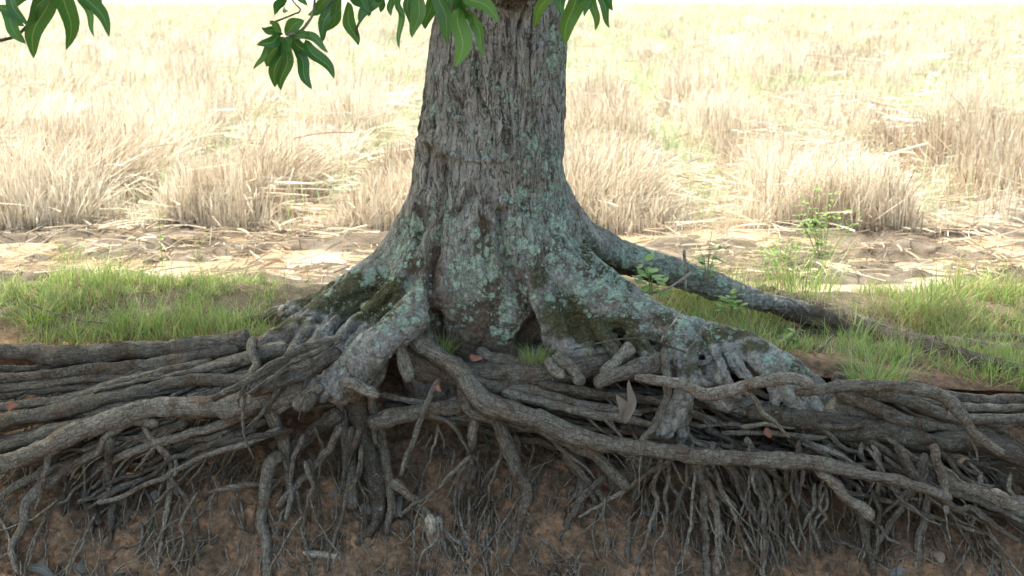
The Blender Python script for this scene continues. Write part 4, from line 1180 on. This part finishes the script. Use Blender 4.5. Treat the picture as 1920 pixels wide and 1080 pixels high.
    tag(link('loose_straw', make_mesh('loose_straw', V.reshape(-1, 3), Q, M_STRAW, attrs={'tint': np.repeat(tint, 8), 'along': np.repeat(tint, 8)}, smooth=False)), 'loose cut straw lying between the stubble rows and on the mud', 'straw', kind='stuff')
    # green regrowth
    n = 150000
    d = 7.9 * (120 / 7.4) ** (rng.random(n) ** .9)
    y = d - 5
    x = (rng.random(n) * 2 - 1) * (0.53 * d + .5)
    ph = row_phase(x, y)
    p = np.stack([x, y, x * 0], 1)
    g = fbm(p * np.array([.3, .16, 1]) + 63, 3)
    prob = np.where(ph > .72, .5, .06) * np.where(y < 6, .35, 1) + sstep(5, 18, y) * sstep(-.2, .2, g) * .85
    keep = (rng.random(n) < prob) & (y > 3.2)
    x, y, d = x[keep], y[keep], d[keep]
    n = len(x)
    base = np.stack([x, y, field_z(x, y)], 1); base[y > 30, 2] = -.12
    h = rng.uniform(.15, .48, n)
    V, Q, ti, al = blades(base, h, rng.uniform(.004, .009, n) * np.clip(d / 7.3, 1, 9) ** .85, rng.uniform(0, 6.28, n), np.abs(rng.normal(0, .12, n)), rng.uniform(0, .4, n), rng.random(n), 2, .15)
    tag(link('green_shoots', make_mesh('green_shoots', V, Q, M_SHOOT, attrs={'tint': ti, 'along': al}, smooth=False)), 'pale green shoots growing back among the stubble', 'shoots', kind='stuff')
stubble()

# ------------------------------------------------------------------ grass on the bund
def grass():
    n = 190000
    x = rng.uniform(-3.4, 3.6, n)
    y = rng.uniform(-.62, 1.75, n)
    lip = np.array([float(soil_y(a, 0.0)) for a in np.linspace(-3.5, 3.7, 200)])
    ly = np.interp(x, np.linspace(-3.5, 3.7, 200), lip)
    p = np.stack([x, y, x * 0], 1)
    g = fbm(p * 1.9 + 12, 3) + .45 * fbm(p * 6, 2)
    side = np.maximum(sstep(-.35, -.75, x + .25 * y), sstep(.35, .8, x - .5 * (y - .3)))
    dens = side * sstep(-.22, .2, g + .08 * (x > 0)) * sstep(-.08, .03, y - ly) * sstep(.5, .08, y + .15 * g - np.where(x < 0, .82, 1.05))
    keep = rng.random(n) < dens * .6
    x, y, g = x[keep], y[keep], g[keep]
    n = len(x)
    base = np.stack([x, y, top_z(x, y) - .004], 1)
    tall = sstep(.1, .5, g)
    h = rng.gamma(2.6, .027, n) * (0.55 + .75 * tall) + .012
    h = np.minimum(h * np.where(x > 0, 1.15, .95), .24)
    tint = np.clip(rng.beta(2, 2.2, n) * .74, 0, 1)
    dry = rng.random(n) < np.where(x > 0, .30, .28)
    tint = np.where(dry, rng.uniform(.76, 1, n), tint)
    V, Q, ti, al = blades(base, h, rng.uniform(.0026, .0066, n), rng.uniform(0, 6.28, n), np.abs(rng.normal(.2, .25, n)) + .4 * dry, np.abs(rng.normal(.2, .3, n)), tint, 3, .08)
    n = 5200
    x2 = np.where(rng.random(n) < .72, rng.uniform(.55, 3.4, n), rng.uniform(-3.2, -.7, n)); y2 = rng.uniform(-.2, 1.45, n)
    k2 = (fbm(np.stack([x2 * 2, y2 * 2, x2 * 0 + 4], 1), 3) > -.05) & (y2 > np.interp(x2, np.linspace(-3.5, 3.7, 200), lip) + .05) & (y2 < np.where(x2 < 0, .95, 1.5)) & (x2 - .5 * (y2 - .3) > .5) | (x2 < -.9) & (y2 > .15) & (y2 < .95) & (rng.random(n) < .5)
    x2, y2 = x2[k2], y2[k2]; n = len(x2)
    t2 = np.where(rng.random(n) < .55, rng.uniform(.76, 1, n), rng.uniform(.1, .7, n))
    V2, Q2, ti2, al2 = blades(np.stack([x2, y2, top_z(x2, y2)], 1), rng.gamma(4, .034, n) * np.where(x2 > 0, 1, .6) * (.6 + .5 * sstep(.2, 1.2, y2)), rng.uniform(.002, .0045, n), rng.uniform(0, 6.28, n), np.abs(rng.normal(.15, .35, n)), np.abs(rng.normal(.1, .25, n)), t2, 3, .2)
    V, Q = np.vstack([V, V2]), np.vstack([Q, Q2 + len(V)]); ti, al = np.concatenate([ti, ti2]), np.concatenate([al, al2])
    tag(link('grass', make_mesh('grass', V, Q, M_GRASS, attrs={'tint': ti, 'along': al}, smooth=False)), 'short green grass with dry blades growing on the bund', 'grass', kind='stuff')
grass()

def tuft(name, label, x, y, z, n, hr, spread, lean, tint=(0, .7), w=(.002, .004), group=None, dry=.1, cat='grass tuft'):
    a = rng.uniform(0, 6.28, n); r = spread * np.sqrt(rng.random(n))
    base = np.stack([np.cos(a) * r, np.sin(a) * r, np.zeros(n) - .006], 1)
    h = rng.uniform(*hr, n)
    t = rng.uniform(*tint, n); t = np.where(rng.random(n) < dry, rng.uniform(.76, 1, n), t)
    V, Q, ti, al = blades(base, h, rng.uniform(*w, n), a + rng.normal(0, .5, n), np.abs(rng.normal(lean, .2, n)), np.abs(rng.normal(.35, .3, n)), t, 4, .06)
    o = link(name, make_mesh(name, V, Q, M_GRASS, attrs={'tint': ti, 'along': al}, smooth=False), None, (x, y, z))
    return tag(o, label, cat, group)

p = at(832, 662, -.42); tuft('grass_tuft', 'small fine grass tuft at the trunk foot beside the thick lichen grey root', *p, 130, (.05, .13), .035, .35, (.1, .6), (.0014, .0024))
p = at(1000, 676, -.44); tuft('grass_tuft', 'dense yellow green grass tuft in front of the hole in the trunk foot', *p, 260, (.035, .085), .055, .3, (.4, .74), (.0014, .0024), dry=.2)
p = at(1105, 668, -.44); tuft('grass_tuft', 'thin sprig of grass beside the mossy root stubs', *p, 12, (.05, .16), .02, .2, (.3, .7), (.0014, .0026))
def ground_at(px, py):
    for Y in np.linspace(-.7, 2.2, 120):
        q = at(px, py, Y)
        if q[2] <= float(top_z(q[0], q[1])): return q
    return q
for px_, py_, n, hr, sp, ln, lab in (
    (1640, 720, 170, (.08, .22), .10, .45, 'large bright green grass tuft between the right root and the bank lip'),
    (1600, 640, 60, (.10, .26), .08, .5, 'long bladed grass tuft against the dark back root'),
    (1905, 720, 90, (.06, .17), .09, .4, 'green grass tuft on the right bank lip above the roots'),
    (1500, 548, 170, (.14, .38), .2, .18, 'tall upright dark grass tuft behind the back root'),
    (1790, 560, 60, (.10, .30), .14, .3, 'tall loose grass tuft with dry stems in the right grass'),
    (70, 600, 150, (.06, .17), .12, .45, 'bright green grass tuft on the left lip of the bank'),
    (260, 610, 150, (.06, .16), .13, .5, 'broad green grass tuft over the thick left root'),
    (130, 500, 40, (.12, .30), .05, .15, 'tall thin grass tuft beside the puddle'),
    (1680, 600, 120, (.08, .2), .2, .5, 'rusty brown dry grass tuft in the right grass'),
):
    q = ground_at(px_, py_)
    dry = .9 if 'rusty' in lab else (.35 if 'dry' in lab else .08)
    tuft('grass_tuft', lab, *q, n, hr, sp, ln, (.05, .65), (.003, .0065), dry=dry)

for lst, r0, r1 in (([(1420, 560), (1500, 582), (1580, 606), (1660, 640), (1740, 664), (1830, 686), (1930, 712), (1990, 725)], .056, .034),
                    ([(1590, 606), (1690, 636), (1780, 652), (1860, 662), (1940, 668)], .034, .026)):
    P = np.array([[*(ground_at(a, b) + np.array([0, 0, .022])), r0 + (r1 - r0) * k / len(lst)] for k, (a, b) in enumerate(lst)])
    add_root(P, 16, .012, .02, .2, wfreq=6, fork=False)

# ------------------------------------------------------------------ weeds and seedlings
def weed(name, label, px_, py_, stems, hr, leafl, nleaf, spread, mat=M_WEED, pos=None, cat='plant', lw=.55):
    q = ground_at(px_, py_) if pos is None else pos
    o = empty(name, q)
    tag(o, label, cat)
    for s in range(stems):
        az = R_.uniform(0, 6.28); h = R_.uniform(*hr); ln = R_.uniform(.1, .5) * spread
        P = np.array([[math.cos(az) * .01, math.sin(az) * .01, -.01, .0024], [math.cos(az) * ln * .3 * h, math.sin(az) * ln * .3 * h, h * .5, .002], [math.cos(az) * ln * h, math.sin(az) * ln * h, h, .0011]])
        V, Q, T, U = tube(P, 5, .02, .006, 0, False, s + 3, 9)
        st = link('stem', make_mesh('stem', V, [Q, T], M_WEEDSTEM, uv=U), o)
        C = catmull(P, .02)
        for k in range(nleaf):
            t = R_.uniform(.25, 1.0)
            b = C[int(t * (len(C) - 1)), :3]
            a2 = R_.uniform(0, 6.28)
            L = R_.uniform(*leafl)
            stalk = b + np.array([math.cos(a2), math.sin(a2), .3]) * L * .4
            tip = stalk + np.array([math.cos(a2), math.sin(a2), R_.uniform(-.5, .5)]) * L
            S = np.cross(tip - stalk, [0, 0, 1.]); S /= np.linalg.norm(S)
            w = L * lw
            Vv = [b, stalk, stalk + (tip - stalk) * .3 + S * w * .42, stalk + (tip - stalk) * .3 - S * w * .42, stalk + (tip - stalk) * .7 + S * w * .42, stalk + (tip - stalk) * .7 - S * w * .42, tip]
            Vv = np.array(Vv); Vv[1:, 2] += .0
            uv = np.array([(0, 0), (0, 0), (1, .3), (-1, .3), (1, .7), (-1, .7), (0, 1.)])
            Vv = np.vstack([Vv, Vv[0] + S * .001]); uv = np.vstack([uv, [(0, 0)]])
            link('leaf', make_mesh('leaf', Vv, [np.array([(1, 2, 3), (4, 6, 5), (0, 7, 1)]), np.array([(2, 4, 5, 3)])], mat, uv=uv, smooth=False), st)
M_WEEDSTEM = Mat('weed_stem').finish((0.20, 0.24, 0.08), 0.6)
weed('leafy_weed', 'tall airy weed with tiny pale green leaves behind the back root', 1540, 535, 13, (.36, .66), (.026, .046), 22, 1.1)
weed('leafy_weed', 'small airy weed with tiny yellow green leaves leaning over the grass', 1465, 545, 10, (.24, .46), (.022, .040), 18, 1.3)
weed('leafy_weed', 'thin single stemmed weed with tiny leaves beside the puddle', 305, 525, 1, (.44, .46), (.020, .034), 26, .15)
weed('leafy_weed', 'short creeping weed with tiny leaves in the mud', 370, 490, 3, (.10, .2), (.012, .022), 8, 1.4)
weed('seedling', 'broad leaved seedling growing on the lichen covered back root', 0, 0, 4, (.08, .17), (.045, .075), 5, 1.0, pos=at(1220, 548, -.06), lw=.62)
weed('seedling', 'broad leaved seedling with a bare grey twig beside the dry stubble', 0, 0, 4, (.12, .26), (.035, .06), 6, .9, pos=at(1325, 530, .20), lw=.6)
weed('seedling', 'low seedling with oval leaves between the two right roots', 0, 0, 6, (.05, .14), (.03, .055), 6, 1.4, pos=at(1370, 590, -.05), lw=.6)
weed('seedling', 'low dark seedling tucked along the upper side of the right root', 0, 0, 5, (.03, .09), (.025, .04), 5, 1.6, pos=at(1485, 640, -.28), lw=.6)

# ------------------------------------------------------------------ fallen leaves, sticks and chips on the bank
def fallen(label, bx, by, tx, ty, w, mat, lift=.014, Y=None, name='fallen_leaf', cat='leaf', twist=0, droop=.08, fold=.25):
    Ya = soil_hit(bx, by) - lift if Y is None else Y
    Yb = soil_hit(tx, ty) - lift if Y is None else Y - .02
    a, b = at(bx, by, Ya), at(tx, ty, Yb)
    me = leaf_mesh(a, b, w * np.linalg.norm(a - CAM) / F, droop, twist, mat, fold, R_.uniform(0, 6), .08)
    c = (a + b) / 2
    co = np.empty(len(me.vertices) * 3, np.float32); me.vertices.foreach_get('co', co)
    me.vertices.foreach_set('co', (co.reshape(-1, 3) - c).astype(np.float32).ravel())
    tag(link(name, me, None, c), label, cat)
fallen('long grey dead leaf hanging upright on the soil below the left roots', 184, 998, 172, 1045, 16, M_DEADGREY)
fallen('wide grey dead leaf lying flat beneath the long upright grey leaf', 180, 1038, 145, 1078, 30, M_DEADGREY)
fallen('curled grey dead leaf beside the round tan leaf at the bank foot', 52, 1060, 110, 1082, 16, M_DEADGREY)
fallen('round tan dead leaf on the soil beside the curled grey leaf', 72, 1052, 92, 1068, 18, M_DEADTAN)
fallen('pale grey leaf wedged among the hanging left roots', 280, 935, 312, 925, 22, M_DEADGREY, .04)
fallen('pale pinkish leaf on the soil below a straight hanging root', 208, 1015, 222, 1032, 18, M_DEADTAN)
fallen('reddish dead leaf stuck behind the thin left roots', 215, 930, 238, 948, 20, M_DEADTAN, .03)
fallen('small red leaf on the roots at the far left of the bank', 12, 766, 34, 756, 12, M_DEADRED, Y=-.62)
fallen('large dark grey leaf hanging behind two vertical roots', 648, 915, 618, 958, 32, M_DEADGREY, .02)
fallen('greenish grey leaf on the soil beside the thickest vertical root', 678, 945, 694, 965, 20, M_DEADGREY, .02)
fallen('narrow grey leaf standing against a thin vertical root', 742, 930, 752, 972, 16, M_DEADGREY, .04)
fallen('pale grey leaf at the end of a thin forked root', 862, 1028, 884, 1008, 20, M_DEADGREY)
fallen('small dry tan leaf on the soil in the middle of the bank', 1066, 990, 1080, 1003, 10, M_DEADTAN)
fallen('curved pale leaf on the soil under the right fan of roots', 1190, 1035, 1205, 1060, 14, M_DEADGREY)
fallen('dark wrinkled leaf hanging behind the right fan of roots', 1212, 955, 1226, 995, 28, M_DEADGREY, .02)
fallen('bright red leaf standing among the roots under the right buttress', 1436, 802, 1444, 822, 13, M_DEADRED, Y=-.68)
fallen('round dull red leaf on the soil under the right roots', 1498, 1012, 1512, 1032, 17, M_DEADRED)
fallen('oval orange tan leaf upright on the soil under the right roots', 1756, 1032, 1768, 1058, 17, M_DEADTAN)
fallen('narrow tan leaf slanting on the soil beside the dark plate', 1688, 1064, 1710, 1042, 13, M_DEADTAN)
fallen('flat dark grey leaf on the soil at the lower right', 1665, 1078, 1712, 1070, 18, M_DEADGREY)
fallen('tiny pale leaf resting on the big right root', 1795, 866, 1812, 860, 8, M_DEADTAN, Y=-.72)
fallen('small red leaf low among the roots below the central root', 1124, 904, 1144, 910, 9, M_DEADRED, .05)
fallen('pale pink leaf hooked on a thin root under the trunk', 818, 722, 826, 735, 9, M_DEADRED, Y=-.66)
fallen('folded dry grey brown leaf upright between the central roots', 1177, 795, 1184, 712, 17, M_DEADPALE, Y=-.74, fold=.7, droop=.02)
fallen('dry grey leaf leaning beside the upright folded leaf', 1176, 788, 1159, 738, 22, M_DEADPALE, Y=-.73, fold=.5)
fallen('pale orange dead leaf on the mossy left buttress', 520, 592, 533, 583, 9, M_DEADTAN, Y=-.06)
fallen('upright tan leaf between the left buttress roots', 543, 690, 553, 648, 12, M_DEADTAN, Y=-.48)
fallen('red brown curled leaf beside the small root at the trunk foot', 880, 668, 905, 674, 12, M_DEADRED, Y=-.5)

def stick(label, pts, Y, r, mat, name='stick', cat='stick', blunt=True, ring=8):
    P = np.array([[*at(a, b, Y if len(q) == 0 else q[0]), r * 4.4 / F] for a, b, *q in pts])
    c = P[:, :3].mean(0); P[:, :3] -= c
    V, Q, T, U = tube(P, ring, .012, .004, .15, blunt, R_.randrange(99), 14)
    tag(link(name, make_mesh(name, V, [Q, T], mat, uv=U), None, c), label, cat)
s0 = soil_hit(812, 1000)
stick('split grey piece of dead wood hanging on the soil below the trunk', [(806, 965), (810, 1000), (812, 1040)], s0 - .05, 11, M_DRYWOOD, 'wood_piece', 'wood')
stick('thin grey piece of dead wood beside the split hanging piece', [(822, 968), (826, 1000), (824, 1030)], s0 - .05, 8, M_DRYWOOD, 'wood_piece', 'wood')
stick('short pale wood chip lying across the big right root', [(1858, 918), (1875, 926), (1890, 933)], -.80, 8, M_DRYWOOD, 'wood_chip', 'wood')
stick('flat pale stick on the soil below the middle roots', [(565, 1038), (610, 1044), (648, 1048)], soil_hit(600, 1042) - .02, 8, M_DRYWOOD)
stick('thin brown dry vine arching over the mossy right root', [(1075, 655), (1105, 648), (1160, 636), (1215, 634), (1255, 650), (1285, 660)], -.58, 2, M_TWIG, 'vine', 'vine', False, 6)
stick('pale thin string hanging over the right buttress', [(1278, 580, -.50), (1262, 605, -.52), (1245, 625, -.54), (1240, 640, -.55)], -.5, 2, M_DRYWOOD, 'string', 'string', False, 5)
stick('bare grey twig standing beside the seedling at the stubble', [(1285, 545, .1), (1284, 500, .12), (1282, 470, .12)], .1, 3, M_DRYWOOD, 'stick', 'stick', False, 6)
stick('bare grey twig lying across the lichen covered back root', [(1190, 545, -.08), (1235, 548, -.06), (1270, 530, -.02), (1300, 510, .02)], 0, 3, M_DRYWOOD, 'stick', 'stick', False, 6)
stick('pale dry stem lying across the left grass', [(60, 570, .3), (110, 590, .2), (150, 600, .18), (200, 606, .15)], .2, 2.2, M_DRYWOOD, 'stick', 'stick', False, 6)
stick('grey dead stick leaning in the grass beside the right root', [(1528, 668, -.2), (1545, 650, -.2), (1562, 628, -.18)], -.2, 3, M_DRYWOOD, 'stick', 'stick', False, 6)
q = ground_at(1800, 655)
stick('dark weathered root end lying in the right grass', [(1690, 650, q[1] + .08), (1760, 642, q[1] + .1), (1840, 634, q[1] + .1), (1925, 636, q[1] + .1), (1990, 638, q[1] + .1)], q[1], 13, M_ROOT, 'log', 'log')
